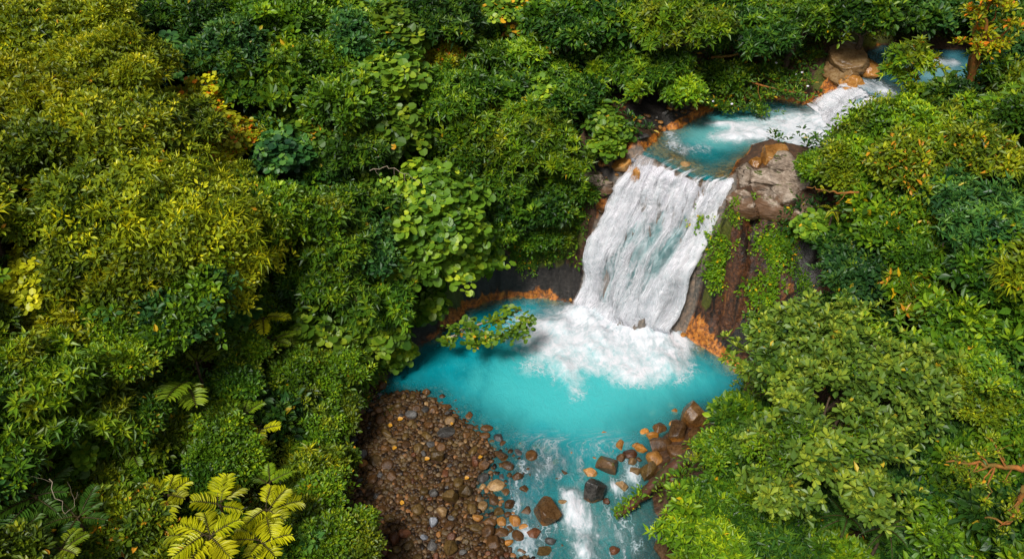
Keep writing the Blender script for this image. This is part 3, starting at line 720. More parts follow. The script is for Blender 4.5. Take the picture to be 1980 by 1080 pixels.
al_ = mrange(t, math_(t, 'ADD', A_, math_(t, 'ADD', math_(t, 'MULTIPLY', math_(t, 'SUBTRACT', n1_, .5), 1.5), math_(t, 'MULTIPLY', math_(t, 'SUBTRACT', n2_, .5), 1.0))), .30, .92)
al_ = math_(t, 'MULTIPLY', al_, mrange(t, A_, .0, .25))
cst = mixc(t, mrange(t, n2_, .38, .62), (.72, .755, .79), (.86, .85, .89))
ps = N(t, 'ShaderNodeBsdfPrincipled'); t.links.new(cst, ps.inputs['Base Color']); ps.inputs['Roughness'].default_value = .6; ps.inputs['Specular IOR Level'].default_value = .15
ts = N(t, 'ShaderNodeBsdfTranslucent'); t.links.new(cst, ts.inputs[0]); ms_ = N(t, 'ShaderNodeMixShader'); ms_.inputs[0].default_value = .3; t.links.new(ps.outputs[0], ms_.inputs[1]); t.links.new(ts.outputs[0], ms_.inputs[2])
trs = N(t, 'ShaderNodeBsdfTransparent'); mo_ = N(t, 'ShaderNodeMixShader'); t.links.new(al_, mo_.inputs[0]); t.links.new(trs.outputs[0], mo_.inputs[1]); t.links.new(ms_.outputs[0], mo_.inputs[2]); t.links.new(mo_.outputs[0], out.inputs[0])
def fall_obj(name, P, seed, thinner, length, nstr, back, wide, holes=()):
    r = np.random.default_rng(seed+60)
    nt_, ns_ = P.shape[:2]
    s, t_ = np.meshgrid(np.linspace(0, 1, ns_), np.linspace(0, 1, nt_))
    flow = P[-1].mean(0)-P[0].mean(0); flow[2] = 0; flow /= np.linalg.norm(flow); outw = np.array([flow[0], flow[1], .6]); outw /= np.linalg.norm(outw)
    en = .05*(fbm(t_*7, s*0, 0, seed+8, 4)+.6); en2 = .05*(fbm(t_*7, s*0, 5, seed+9, 4)+.6)
    edge = sstep(0, .10, s-en)*sstep(0, .10, 1-s-en2)*sstep(0, .06, t_-.13*np.clip(fbm(s*6, s*0, 2, seed+3, 3)+.35, 0, 1))
    white = .62+.25*sstep(.5, .05, t_)-.8*gaus2(s, t_, thinner)
    cov = 1.0+.2*(white-.3)-1.0*(1-edge)-.8*gaus2(s, t_, holes)
    f = grid_faces(nt_, ns_); V = [P.reshape(-1, 3)]; Fs = [f]; Mi = [np.zeros(len(f))]
    at = {k: [] for k in ('s', 't', 'white', 'cover', 'al', 'seed')}
    def put(**kw):
        n = len(next(iter(kw.values())))
        for k in at: at[k].append(kw.get(k, np.zeros(n)))
    put(s=(s*length[0]).ravel(), t=(t_*length[1]).ravel(), white=white.ravel(), cover=cov.ravel())
    # the same path carried back over the lip
    nb = 26; ext = P[0][None]-flow[None, None]*np.linspace(back, .02, nb)[:, None, None]; ext[..., 2] = P[0, :, 2].mean()+.03+.05*fbm(ext[..., 0]*2, ext[..., 1]*2, 0, seed, 2)
    Q = np.concatenate([ext, P]); tt = np.r_[np.linspace(-back/10, -.002, nb), np.linspace(0, 1, nt_)]
    off = len(P.reshape(-1, 3)); nseg, ncol = 46, 5
    for k in range(nstr):
        s0 = r.uniform(-.03, 1.03); w_ = r.uniform(.035, .14)*wide
        if r.uniform() < .72:
            t0 = -r.uniform(0, 1)**1.3*back/10 if r.uniform() < .4 else r.uniform(-.02, .4); t1 = min(1.0, t0+r.uniform(.45, 1.3))
        else: t0 = r.uniform(0, .75); t1 = min(1, t0+r.uniform(.12, .4)); w_ *= 1.5
        tv = np.linspace(t0, t1, nseg); q = np.linspace(-1, 1, ncol)
        sc = s0+.03*np.cumsum(r.normal(size=nseg))/math.sqrt(nseg)*2*r.uniform(.3, 1); wv = w_*(.35+.65*sstep(0, .5, (tv-t0)))*(1+.25*np.sin(tv*9+k))
        ss = np.clip(sc[:, None]+q[None]*wv[:, None], -.07, 1.07)
        col = np.clip(ss, 0, 1)*(ns_-1); i0 = np.clip(col.astype(int), 0, ns_-2); fx = (col-i0)[..., None]
        row = np.interp(tv, tt, np.arange(len(tt))); j0 = np.clip(row.astype(int), 0, len(tt)-2); fy = (row-j0)[:, None, None]
        J = j0[:, None]+np.zeros_like(i0)
        p = (Q[J, i0]*(1-fx)+Q[J, i0+1]*fx)*(1-fy)+(Q[J+1, i0]*(1-fx)+Q[J+1, i0+1]*fx)*fy
        beyond = (ss-np.clip(ss, 0, 1))[..., None]*(P[0, -1]-P[0, 0])[None, None]
        o_ = r.uniform(.02, .34)*(.12+.88*sstep(0, .35, tv))[:, None]*(1-.35*q[None]**2)+.03*r.normal(size=(nseg, 1))
        p = p+beyond+outw*o_[..., None]
        al = (1-q[None]**2)**.8*(np.minimum(1, (tv-t0)/.13)*np.minimum(1, (t1-tv)/.10+ (1 if t1 >= 1 else 0)))[:, None]*r.uniform(.45, .95)
        sm_ = np.clip(s0, 0, 1); thin_ = gaus2(ss, np.broadcast_to(tv[:, None], ss.shape), thinner)+gaus2(ss, np.broadcast_to(tv[:, None], ss.shape), holes)
        al = al*np.clip(1.10-.62*thin_-.45*sstep(.05, .45, fbm(ss*6, np.broadcast_to(tv[:, None], ss.shape)*2.4, 0, seed+5, 3)), .16, 1)
        am_ = np.maximum.reduce([al[:-1, :-1], al[1:, :-1], al[:-1, 1:], al[1:, 1:]]); ff_ = grid_faces(nseg, ncol, am_ > .10)+off; off += nseg*ncol
        V.append(p.reshape(-1, 3)); Fs.append(ff_); Mi.append(np.ones(len(ff_)))
        put(al=np.clip(al, 0, 1).ravel(), s=(ss*length[0]).ravel(), t=(np.broadcast_to(tv[:, None], ss.shape)*length[1]).ravel(), seed=np.full(nseg*ncol, k*3.7))
    me = mesh_np(name, np.concatenate(V), Fs, [mf, mst], np.concatenate(Mi), {k: np.concatenate(v) for k, v in at.items()}, smooth=True)
    return tag(link(name, me), kind='structure')
fall_obj('waterfall', FALLB, 3, [(.58, .60, .20, .22, .85), (.42, .82, .22, .14, .60), (.30, .6, .10, .2, .35), (.74, .46, .07, .18, .6), (.15, .75, .1, .25, .25), (.5, .38, .06, .08, .4)], (1.0, 1.6), 300, 1.5, 1.0,
         [(.46, .88, .08, .05, .12), (.68, .62, .05, .07, .25), (.62, .05, .12, .05, .7), (.80, .08, .07, .07, .7), (.3, .01, .1, .03, .4)])
fall_obj('small_cascade', FALL2B, 19, [(.40, .30, .12, .15, .4)], (.55, .6), 90, .6, 1.8)

import bmesh
def ico(sub):
    bm = bmesh.new(); bmesh.ops.create_icosphere(bm, subdivisions=sub, radius=1)
    V = np.array([v.co[:] for v in bm.verts]); Fc = np.array([[v.index for v in f.verts] for f in bm.faces]); bm.free(); return V, Fc
I3 = ico(3); I4 = ico(4); I5 = ico(5); I2 = ico(2)

# ------------------------------------------------------------------ rocks
def rock_mat(name, c0, c1, c2, stain=None, rough=.34, moss=0.0, strata=False):
    m, t, out = nt(name)
    tc = N(t, 'ShaderNodeTexCoord'); oi = N(t, 'ShaderNodeObjectInfo')
    ad = N(t, 'ShaderNodeVectorMath', operation='ADD'); t.links.new(tc.outputs['Object'], ad.inputs[0]); 
    cx = N(t, 'ShaderNodeCombineXYZ'); t.links.new(math_(t, 'MULTIPLY', oi.outputs['Random'], 40), cx.inputs[0]); t.links.new(cx.outputs[0], ad.inputs[1])
    a = noise(t, 1.6, 7, .65, ad.outputs[0], .4); b = noise(t, 7, 5, .65, ad.outputs[0])
    mixn = math_(t, 'ADD', math_(t, 'MULTIPLY', a, .6), math_(t, 'MULTIPLY', b, .4))
    c = ramp(t, [(.32, c0), (.5, c1), (.68, c2)], mixn).outputs[0]
    if strata:
        mpn = N(t, 'ShaderNodeMapping'); mpn.inputs['Rotation'].default_value = (.5, -.35, .4); mpn.inputs['Scale'].default_value = (.5, 1, 2.4); t.links.new(tc.outputs['Object'], mpn.inputs[0])
        wv = noise(t, 1.5, 7, .66, mpn.outputs[0], 1.2); c = mixc(t, mrange(t, wv, .47, .40), c, (.045, .03, .018)); mixn = math_(t, 'ADD', mixn, math_(t, 'MULTIPLY', mrange(t, wv, .40, .56), .9))
    br = math_(t, 'MULTIPLY_ADD', oi.outputs['Random'], .8, .6)
    vm = N(t, 'ShaderNodeVectorMath', operation='SCALE'); t.links.new(c, vm.inputs[0]); t.links.new(br, vm.inputs['Scale']); c = vm.outputs[0]
    if stain:
        sz = N(t, 'ShaderNodeSeparateXYZ'); t.links.new(tc.outputs['Generated'], sz.inputs[0])
        f = mrange(t, math_(t, 'ADD', sz.outputs[2], math_(t, 'MULTIPLY', math_(t, 'SUBTRACT', a, .5), 1.3)), .62, .36)
        c = mixc(t, math_(t, 'MULTIPLY', f, .85), c, stain)
    if moss:
        ge = N(t, 'ShaderNodeNewGeometry'); s2 = N(t, 'ShaderNodeSeparateXYZ'); t.links.new(ge.outputs['Normal'], s2.inputs[0])
        f = mrange(t, math_(t, 'ADD', math_(t, 'MULTIPLY', s2.outputs[2], .35), a), .92-moss, 1.02-moss)
        c = mixc(t, f, c, (.06, .075, .006))
    p = N(t, 'ShaderNodeBsdfPrincipled'); t.links.new(c, p.inputs['Base Color']); p.inputs['Specular IOR Level'].default_value = .4
    t.links.new(mrange(t, b, .3, .7, rough*.7, rough*1.5), p.inputs['Roughness'])
    bp = N(t, 'ShaderNodeBump'); bp.inputs['Strength'].default_value = .55; bp.inputs['Distance'].default_value = .08; t.links.new(mixn, bp.inputs['Height']); t.links.new(bp.outputs[0], p.inputs['Normal'])
    t.links.new(p.outputs[0], out.inputs[0]); return m
OR = (.42, .15, .02)
RM = {
 'brown': rock_mat('rock_brown', (.022, .010, .003), (.080, .036, .010), (.19, .095, .033)),
 'olive': rock_mat('rock_olive', (.020, .012, .003), (.078, .045, .011), (.18, .115, .038)),
 'red': rock_mat('rock_red', (.030, .010, .004), (.095, .034, .013), (.20, .085, .04)),
 'grey': rock_mat('rock_grey', (.022, .021, .020), (.065, .060, .055), (.17, .16, .145)),
 'bluegrey': rock_mat('rock_blue_grey', (.06, .065, .075), (.15, .16, .18), (.30, .31, .34)),
 'tan': rock_mat('rock_tan', (.10, .055, .02), (.24, .14, .055), (.42, .29, .14)),
 'orange': rock_mat('rock_orange', (.13, .045, .008), (.38, .15, .02), (.55, .30, .08)),
 'black': rock_mat('rock_black', (.010, .010, .009), (.032, .029, .024), (.11, .10, .085), stain=(.20, .085, .018), rough=.28),
 'boulder': rock_mat('rock_boulder', (.028, .014, .006), (.095, .046, .015), (.21, .12, .05), stain=(.26, .10, .015), rough=.28),
 'mossy': rock_mat('rock_mossy', (.028, .017, .008), (.085, .045, .018), (.17, .10, .05), moss=.12),
 'pale': rock_mat('rock_pale', (.07, .048, .034), (.25, .19, .14), (.52, .43, .35), moss=.08, rough=.5, strata=True, stain=(.13, .06, .022)),
 'rust': rock_mat('rock_rust', (.10, .04, .010), (.30, .13, .025), (.48, .27, .09), rough=.3),
}
def rock_shape(seed, base=I3, cuts=9, rough=.12, strata=0.0):
    r = np.random.default_rng(seed); V = base[0].copy()
    for i in range(cuts):
        n = nrm(r.normal(size=3)); h = r.uniform(.48, .86)
        d = V@n; V = V-np.where(d > h, (d-h)*.93, 0)[:, None]*n
    sc = 1.5
    n = fbm(V[:, 0]*sc+seed, V[:, 1]*sc, V[:, 2]*sc, seed, 4)*rough+fbm(V[:, 0]*5+seed, V[:, 1]*5, V[:, 2]*5, seed+5, 3)*rough*.35
    if strata: n = n+strata*np.abs(((V[:, 2]*2.2+V[:, 0]*.5+.5*fbm(V[:, 0], V[:, 1], V[:, 2], seed+9, 3))*3) % 1-.5)
    V = V*(1+n)[:, None]
    return V/np.abs(V).max(0)
ROCKS = [rock_shape(200+i, I3, [3, 4, 6, 9, 12, 7, 2, 10][i], [.10, .08, .10, .08, .07, .14, .06, .1][i]) for i in range(8)]
ROCKM = {}
def rock_mesh(k, mat):
    if (k, mat) not in ROCKM: ROCKM[(k, mat)] = mesh_np('rock', ROCKS[k], [I3[1]], RM[mat], smooth=True)
    return ROCKM[(k, mat)]
def rock(name, me, x, y, z, sx, sy, sz, rz, label, cat='rock', group=None, tilt=0.0):
    o = link(name, me, None, (x, y, z)); o.scale = (sx, sy, sz); o.rotation_euler = (tilt, tilt*.6, rz)
    return tag(o, label, cat, group)
BIG = [  # u, v, half width px, half height px, look, seed, label
 (1055, 982, 27, 31, 'boulder', 31, 'large brown wet boulder with flat facets standing alone left of the white chute'),
 (1150, 942, 25, 27, 'black', 32, 'large dark faceted boulder with pale top at the head of the white chute'),
 (1178, 896, 25, 22, 'mossy', 33, 'brown angular boulder with a moss-green front just above the dark faceted one'),
 (1337, 803, 27, 27, 'boulder', 34, 'big rounded red-brown boulder with a pale diagonal streak at the right pool edge'),
 (1254, 909, 16, 18, 'olive', 35, 'smooth rounded olive-grey boulder beside the fallen log'),
 (1285, 1066, 20, 26, 'mossy', 36, 'dark moss-topped boulder at the bottom edge below the right bank'),
 (971, 879, 14, 8, 'boulder', 37, 'flat dark brown boulder in shallow water off the tip of the gravel bar'),
 (1066, 1041, 12, 10, 'grey', 38, 'grey rounded rock left of the lower white chute'),
 (1031, 1029, 15, 9, 'red', 39, 'long reddish brown rock just below the big lone boulder'),
 (1052, 1060, 15, 12, 'olive', 40, 'olive-brown slab at the bottom left of the lower chute'),
 (1187, 1060, 11, 10, 'red', 41, 'dark red rock in the blue water right of the lower chute'),
 (1205, 937, 15, 11, 'tan', 42, 'pale tan washed-over slab in the narrow white run beside the log'),
 (1090, 968, 10, 11, 'tan', 43, 'small pale tan rock at the upper left of the white chute'),
 (1172, 967, 7, 8, 'red', 44, 'small bright red-brown rock at the foot of the dark faceted boulder'),
 (1168, 832, 14, 7, 'orange', 45, 'orange flat rock alone in the turquoise shallows below the pool'),
 (1174, 852, 8, 6, 'orange', 46, 'small orange rock just below the lone flat orange one'),
 (1300, 776, 9, 6, 'orange', 47, 'upper of the two orange rocks in the pool near the big right boulder'),
 (1304, 791, 8, 6, 'orange', 48, 'lower of the two orange rocks in the pool near the big right boulder'),
 (1263, 792, 7, 9, 'rust', 49, 'rusty upright rock standing alone in the pool near its right shore'),
 (1246, 831, 9, 8, 'orange', 50, 'orange round rock at the upper end of the right rock pile'),
 (1261, 840, 12, 9, 'orange', 51, 'wide orange cobble leaning on the upper end of the right rock pile'),
 (1239, 866, 13, 10, 'orange', 52, 'broad banded orange rock in the blue water beside the right rock pile'),
 (1230, 858, 8, 8, 'orange', 53, 'narrow orange rock tucked behind the broad banded orange rock'),
 (1182, 868, 8, 8, 'rust', 54, 'rust rock perched behind the moss-fronted boulder'),
 (1202, 883, 10, 10, 'brown', 55, 'brown rock touching the right side of the moss-fronted boulder'),
 (1140, 907, 15, 13, 'rust', 56, 'rust-stained low rock left of the moss-fronted boulder'),
 (1150, 882, 9, 7, 'tan', 57, 'tan half-sunk rock above the rust-stained low rock'),
 (1222, 890, 9, 9, 'tan', 58, 'pale sunken rock in the gap between moss-fronted boulder and rock pile'),
 (1228, 908, 11, 8, 'tan', 59, 'pale tan flat rock above the narrow white run'),
 (1090, 909, 8, 8, 'boulder', 60, 'small dark rock alone in the middle of the shallow stream'),
 (1076, 886, 8, 5, 'rust', 61, 'small rusty rock breaking the surface upstream in mid-stream'),
 (1107, 872, 8, 7, 'tan', 62, 'left pale tan rock of a pair just breaking the shallows'),
 (1127, 874, 7, 5, 'tan', 63, 'right pale tan rock of a pair just breaking the shallows'),
 (1000, 918, 13, 9, 'brown', 64, 'brown pointed rock in grey shallows right of the gravel bar'),
 (987, 972, 11, 10, 'brown', 65, 'round brown rock at the upper end of the small rock heap'),
 (965, 986, 11, 9, 'olive', 66, 'olive round rock just left of the small rock heap'),
 (925, 1000, 11, 6, 'rust', 67, 'flat rusty rock between gravel bar and small rock heap'),
 (983, 1046, 10, 8, 'orange', 68, 'orange-brown rock at the lower right of the small rock heap'),
 (824, 757, 8, 8, 'boulder', 69, 'dark round rock at the top point of the gravel bar'),
 (856, 763, 8, 6, 'brown', 70, 'half-sunk brown rock in the pool beside the gravel bar point'),
 (938, 898, 13, 11, 'brown', 71, 'big brown cobble at the water-side tip of the gravel bar'),
 (919, 894, 8, 9, 'red', 72, 'red-brown cobble left of the big tip cobble on the gravel bar'),
 (900, 950, 13, 13, 'olive', 73, 'blocky olive rock at the right edge of the gravel bar'),
 (872, 958, 14, 15, 'olive', 74, 'sloping olive-brown slab in the right part of the gravel bar'),
 (855, 990, 12, 11, 'tan', 75, 'tan angular block in the middle of the gravel bar'),
 (838, 1006, 8, 12, 'bluegrey', 76, 'pale blue-grey pointed stone standing on the gravel bar'),
 (820, 1039, 8, 6, 'bluegrey', 77, 'pale blue-grey rounded stone low on the gravel bar'),
 (872, 1060, 13, 16, 'olive', 78, 'large tan-brown slab at the bottom of the gravel bar'),
 (795, 800, 12, 8, 'grey', 79, 'flat grey-brown slab near the upper end of the gravel bar'),
 (862, 836, 17, 7, 'grey', 80, 'long pale grey slab near the pool side of the gravel bar'),
 (845, 882, 14, 13, 'olive', 81, 'rounded olive boulder in the middle of the gravel bar'),
 (760, 1040, 12, 14, 'red', 82, 'red-brown slab at the lower left of the gravel bar'),
]
RK_OCC = []
for i, (u, v, a, b, lk, sd, lab) in enumerate(BIG):
    p, dep = hit(u, v+b*.35, 0.0)
    if p[2] < 0: x, y = un(u, v+b*.35, 0); p = np.array([x, y, 0])
    k = dep/F; sx = a*k*1.08; sz = b*k*1.12; sy = max(sx*.75, sz*.85)
    me = mesh_np('boulder', rock_shape(sd*7+3, I4 if a > 12 else I3, 18 if a > 12 else 8, .022 if a > 12 else .07), [(I4 if a > 12 else I3)[1]], RM[lk], smooth=a <= 12)
    gg = float(gz(p[0], p[1]))
    rock('boulder' if a > 12 else 'rock', me, p[0], p[1], max(gg, -.25)+sz*.42, sx, sy, sz, random.uniform(-.6, .6), lab)
    RK_OCC.append((p[0], p[1], max(sx, sy)))
# the rock pile against the right bank and the small heap in the stream
def scatter_px(n, els, rlo, rhi, look_w, name, labf, group, maxtry=4000, seed=1, occ=None, water_ok=True):
    r = np.random.default_rng(seed); made = 0; occ = RK_OCC if occ is None else occ
    looks = [l for l, _ in look_w]; ws = np.array([q for _, q in look_w]); ws = ws/ws.sum()
    sizes = np.sort(r.uniform(0, 1, n)**2.2*(rhi-rlo)+rlo)[::-1]
    for s in sizes:
        for _ in range(40):
            u0, v0, a, b = els[r.integers(len(els))]
            th = r.uniform(0, 6.28); q = math.sqrt(r.uniform())
            p, dep = hit(u0+a*q*math.cos(th), v0+b*q*math.sin(th))
            if all((p[0]-x)**2+(p[1]-y)**2 > (.86*(s+w_))**2 for x, y, w_ in occ): break
        else: continue
        lk = looks[r.choice(len(looks), p=ws)]
        rock(name, rock_mesh(int(r.integers(8)), lk), p[0], p[1], p[2]+s*.28, s*r.uniform(.85, 1.25), s*r.uniform(.8, 1.1), s*r.uniform(.55, .85), r.uniform(0, 6.28), labf(lk), 'rock' if name == 'rock' else 'stone', group, r.normal(0, .2))
        occ.append((p[0], p[1], s)); made += 1
NM = {'brown': 'brown', 'olive': 'olive-brown', 'red': 'reddish', 'grey': 'dark grey', 'bluegrey': 'pale blue-grey', 'tan': 'tan', 'orange': 'orange', 'rust': 'rusty', 'boulder': 'wet dark brown', 'mossy': 'mossy brown', 'black': 'black'}
scatter_px(56, [(1310, 848, 45, 30), (1285, 885, 38, 30), (1330, 830, 34, 22), (1280, 915, 28, 20), (1215, 880, 25, 20)], .16, .62, [('boulder', 3), ('brown', 3), ('rust', 2), ('red', 1)], 'rock',
           lambda l: f'{NM[l]} rock in the pile between turquoise water and right bank shrubs', 'rocks piled against the right bank', seed=3)
scatter_px(34, [(975, 1020, 32, 38), (960, 1040, 20, 30)], .13, .30, [('brown', 3), ('rust', 2), ('orange', 1.5), ('boulder', 2)], 'rock',
           lambda l: f'{NM[l]} rock in the small heap between gravel bar and stream', 'rocks of the small heap in the stream', seed=4)
scatter_px(84, [(1050, 880, 100, 60), (1190, 900, 60, 60), (1000, 900, 60, 60), (960, 940, 40, 60), (1010, 990, 40, 80), (1120, 870, 70, 30), (1020, 850, 90, 25), (905, 800, 50, 30)], .11, .32, [('brown', 3), ('tan', 1), ('rust', 1.5), ('grey', 2), ('boulder', 2)], 'rock',
           lambda l: f'{NM[l]} stone half covered by the shallow blue-grey water', 'stones in the shallow stream', seed=5)
rimpx = [(870, 628), (905, 598), (950, 580), (1000, 575), (1050, 575), (1095, 578), (1320, 652), (1345, 664), (1375, 682), (1405, 702), (1428, 722)]
scatter_px(14, [(u, v-2, 16, 5) for u, v in rimpx], .07, .2, [('orange', 4), ('rust', 3), ('brown', 1)], 'rock', lambda l: f'small {NM[l]} mineral-stained rock at the turquoise waterline below the dark cliffs', 'stained rocks along the pool waterline', seed=6)
scatter_px(40, [(1195, 330, 30, 30), (1250, 240, 40, 16), (1320, 215, 40, 12), (1170, 390, 16, 30), (1150, 320, 30, 18)], .08, .26, [('brown', 3), ('grey', 2), ('rust', 2), ('boulder', 2)], 'rock', lambda l: f'{NM[l]} rubble rock on the dark left bank beside the waterfall lip', 'rubble on the left bank by the lip', seed=7)
# gravel bar: the larger cobbles one by one, the rest as gravel
r = np.random.default_rng(77)
lo, hi = BAR.min(0), BAR.max(0)+[2.0, .8]; cand = r.uniform(lo, hi, (60000, 2)); dd = sdist(cand[:, 0], cand[:, 1], BAR); uu, vv = proj(np.c_[cand, np.zeros(len(cand))+.2])
ok = (dd < -.1+r.exponential(.85, len(dd))) & (vv < 1100) & (sdist(cand[:, 0], cand[:, 1], VALLEY) < .3); cand = cand[ok]
sizes = np.sort(np.r_[r.uniform(.10, .16, 200), r.uniform(.16, .27, 74)])[::-1]
occ = list(RK_OCC); gi = 0; looks = ['brown', 'olive', 'red', 'grey', 'tan', 'orange', 'bluegrey']; wts = [.42, .34, .09, .09, .04, .01, .01]
for s in sizes:
    for _ in range(60):
        x, y = cand[gi % len(cand)]; gi += 1
        oc = np.array(occ)
        if ((x-oc[:, 0])**2+(y-oc[:, 1])**2 > (.85*(s+oc[:, 2]))**2).all(): break
    else: continue
    lk = looks[r.choice(7, p=wts)]; occ.append((x, y, s))
    rock('cobble', rock_mesh(int(r.integers(8)), lk), x, y, float(gz(x, y))+s*.22, s*r.uniform(.9, 1.35), s*r.uniform(.8, 1.1), s*r.uniform(.5, .85), r.uniform(0, 6.28),
         f'rounded {NM[lk]} cobble lying among the gravel of the bar', 'cobble', 'larger cobbles of the gravel bar', r.normal(0, .2))
Vs, Fs, Ts, off = [], [], [], 0
oc = np.array(occ); nG = 0
SM = [rock_shape(300+i, I2, 5, .08) for i in range(6)]
for x, y in cand[gi % len(cand):]:
    if nG > 6200: break
    s = .045+.10*r.uniform()**1.6
    if ((x-oc[:, 0])**2+(y-oc[:, 1])**2 < (.75*(s+oc[:, 2]))**2).any(): continue
    q = SM[r.integers(6)]*np.array([s*r.uniform(.9, 1.4), s, s*r.uniform(.5, .8)]); a = r.uniform(0, 6.28); ca, sa = math.cos(a), math.sin(a)
    q = np.stack([q[:, 0]*ca-q[:, 1]*sa, q[:, 0]*sa+q[:, 1]*ca, q[:, 2]], 1)+[x, y, float(gz(x, y))+s*.25]
    Vs.append(q); Fs.append(I2[1]+off); off += len(q); Ts.append(np.full(len(q), r.uniform())); nG += 1
mg, t, out = nt('gravel')
tcx = N(t, 'ShaderNodeTexCoord'); n_ = noise(t, 9, 4, .6, tcx.outputs['Object'])
cg = ramp(t, [(0, (.010, .005, .002)), (.3, (.045, .021, .006)), (.6, (.095, .050, .013)), (.8, (.065, .042, .020)), (.93, (.16, .115, .065)), (.985, (.26, .12, .04))], attr(t, 'tint').outputs['Fac']).outputs[0]
cg = mixc(t, 1.0, cg, ramp(t, [(.3, (.6, .6, .6)), (.7, (1.25, 1.2, 1.15))], n_).outputs[0], 'MULTIPLY')
p = N(t, 'ShaderNodeBsdfPrincipled'); t.links.new(cg, p.inputs['Base Color']); p.inputs['Roughness'].default_value = .5; p.inputs['Specular IOR Level'].default_value = .3; t.links.new(p.outputs[0], out.inputs[0])
tag(link('gravel', mesh_np('gravel', np.concatenate(Vs), Fs, mg, attrs={'tint': np.concatenate(Ts)}, smooth=True)), kind='stuff', label='small brown and grey gravel between the cobbles of the bar')
# outcrops of bedrock: several worn lumps grown together in one mesh
def outcrop(name, lumps, look, label, seed, strata=.06, z=None):
    Vs, Fs, off = [], [], 0
    c0 = None
    for k, (u, v, a, b, hgt, rot) in enumerate(lumps):
        p, dep = hit(u, v); k_ = dep/F
        V = rock_shape(seed+k*3, I5, 8, .16, strata)*np.array([a*k_, b*k_*1.15, hgt])
        ca, sa = math.cos(rot), math.sin(rot); V = np.stack([V[:, 0]*ca-V[:, 1]*sa, V[:, 0]*sa+V[:, 1]*ca, V[:, 2]], 1)
        if c0 is None: c0 = p
        Vs.append(V+p-c0); Fs.append(I5[1]+off); off += len(V)
    o = link(name, mesh_np(name, np.concatenate(Vs), Fs, RM[look], smooth=True), None, c0)
    return tag(o, label, 'rock')
outcrop('rock_outcrop', [(1447, 340, 28, 24, .75, .3), (1512, 318, 34, 22, .6, -.2), (1540, 345, 36, 22, .6, .1), (1490, 352, 50, 22, .65, -.25), (1470, 378, 52, 18, .75, -.3), (1530, 384, 46, 20, .7, -.1), (1432, 396, 40, 16, .75, -.45), (1490, 408, 48, 16, .75, -.25), (1555, 410, 30, 20, .6, 0)], 'pale',
        'pale grey layered bedrock outcrop at the right shoulder of the big waterfall', 501, .14)
outcrop('rock_outcrop', [(1490, 300, 34, 22, .5, .5), (1462, 318, 20, 14, .4, .8)], 'rust', 'rust-orange bedrock ledge between the middle pool and the pale outcrop', 521, .05)
outcrop('rock_outcrop', [(1640, 115, 40, 40, .8, .3), (1625, 150, 24, 40, .8, .5)], 'tan', 'tan-brown bedrock block at the head of the small upper cascade', 541, .08)
outcrop('rock_outcrop', [(1668, 130, 26, 38, .6, .4), (1645, 165, 22, 26, .6, .5)], 'rust', 'orange wet bedrock slope on the left of the small upper cascade', 551, .04)
outcrop('rock_outcrop', [(1140, 345, 24, 34, .5, .7), (1165, 360, 26, 22, .5, .1)], 'pale', 'grey ridged rock on the left bank beside the waterfall lip', 561, .12)
outcrop('rock_outcrop', [(1205, 320, 22, 18, .45, .4), (1225, 335, 12, 14, .4, .4)], 'rust', 'rounded orange-brown rock at the left lip of the waterfall', 571, .03)
for (u, v, a, lk, lab) in [(1180, 315, 15, 'black', 'dark blocky rock in the left bank rubble above the lip'), (1222, 312, 9, 'bluegrey', 'pale grey round rock at the left lip of the waterfall'), (1240, 265, 11, 'grey', 'grey rock in the left bank rubble highest above the lip'),
                           (1360, 352, 14, 'tan', 'pale tan rock splitting the water at the lip of the falls'), (1310, 280, 12, 'rust', 'rust shelf rock under thin water behind the lip'), (1345, 305, 13, 'rust', 'wide rust shelf rock behind the middle of the lip'), (1325, 320, 10, 'tan', 'tan shelf rock closest behind the lip'),
                           (1790, 128, 12, 'tan', 'tan rock in the upper stream behind the slender yellow tree'), (1845, 118, 9, 'red', 'dark red rock amid the riffle of the upper stream'), (1690, 205, 9, 'tan', 'pale rock at the right rim of the small cascade')]:
    p, dep = hit(u, v); s = a*dep/F
    rock('rock', mesh_np('rock', rock_shape(int(u+v), I4, 9, .1), [I4[1]], RM[lk], smooth=True), p[0], p[1], p[2]+.15*s, s*1.2, s, s*.6, .4, lab)

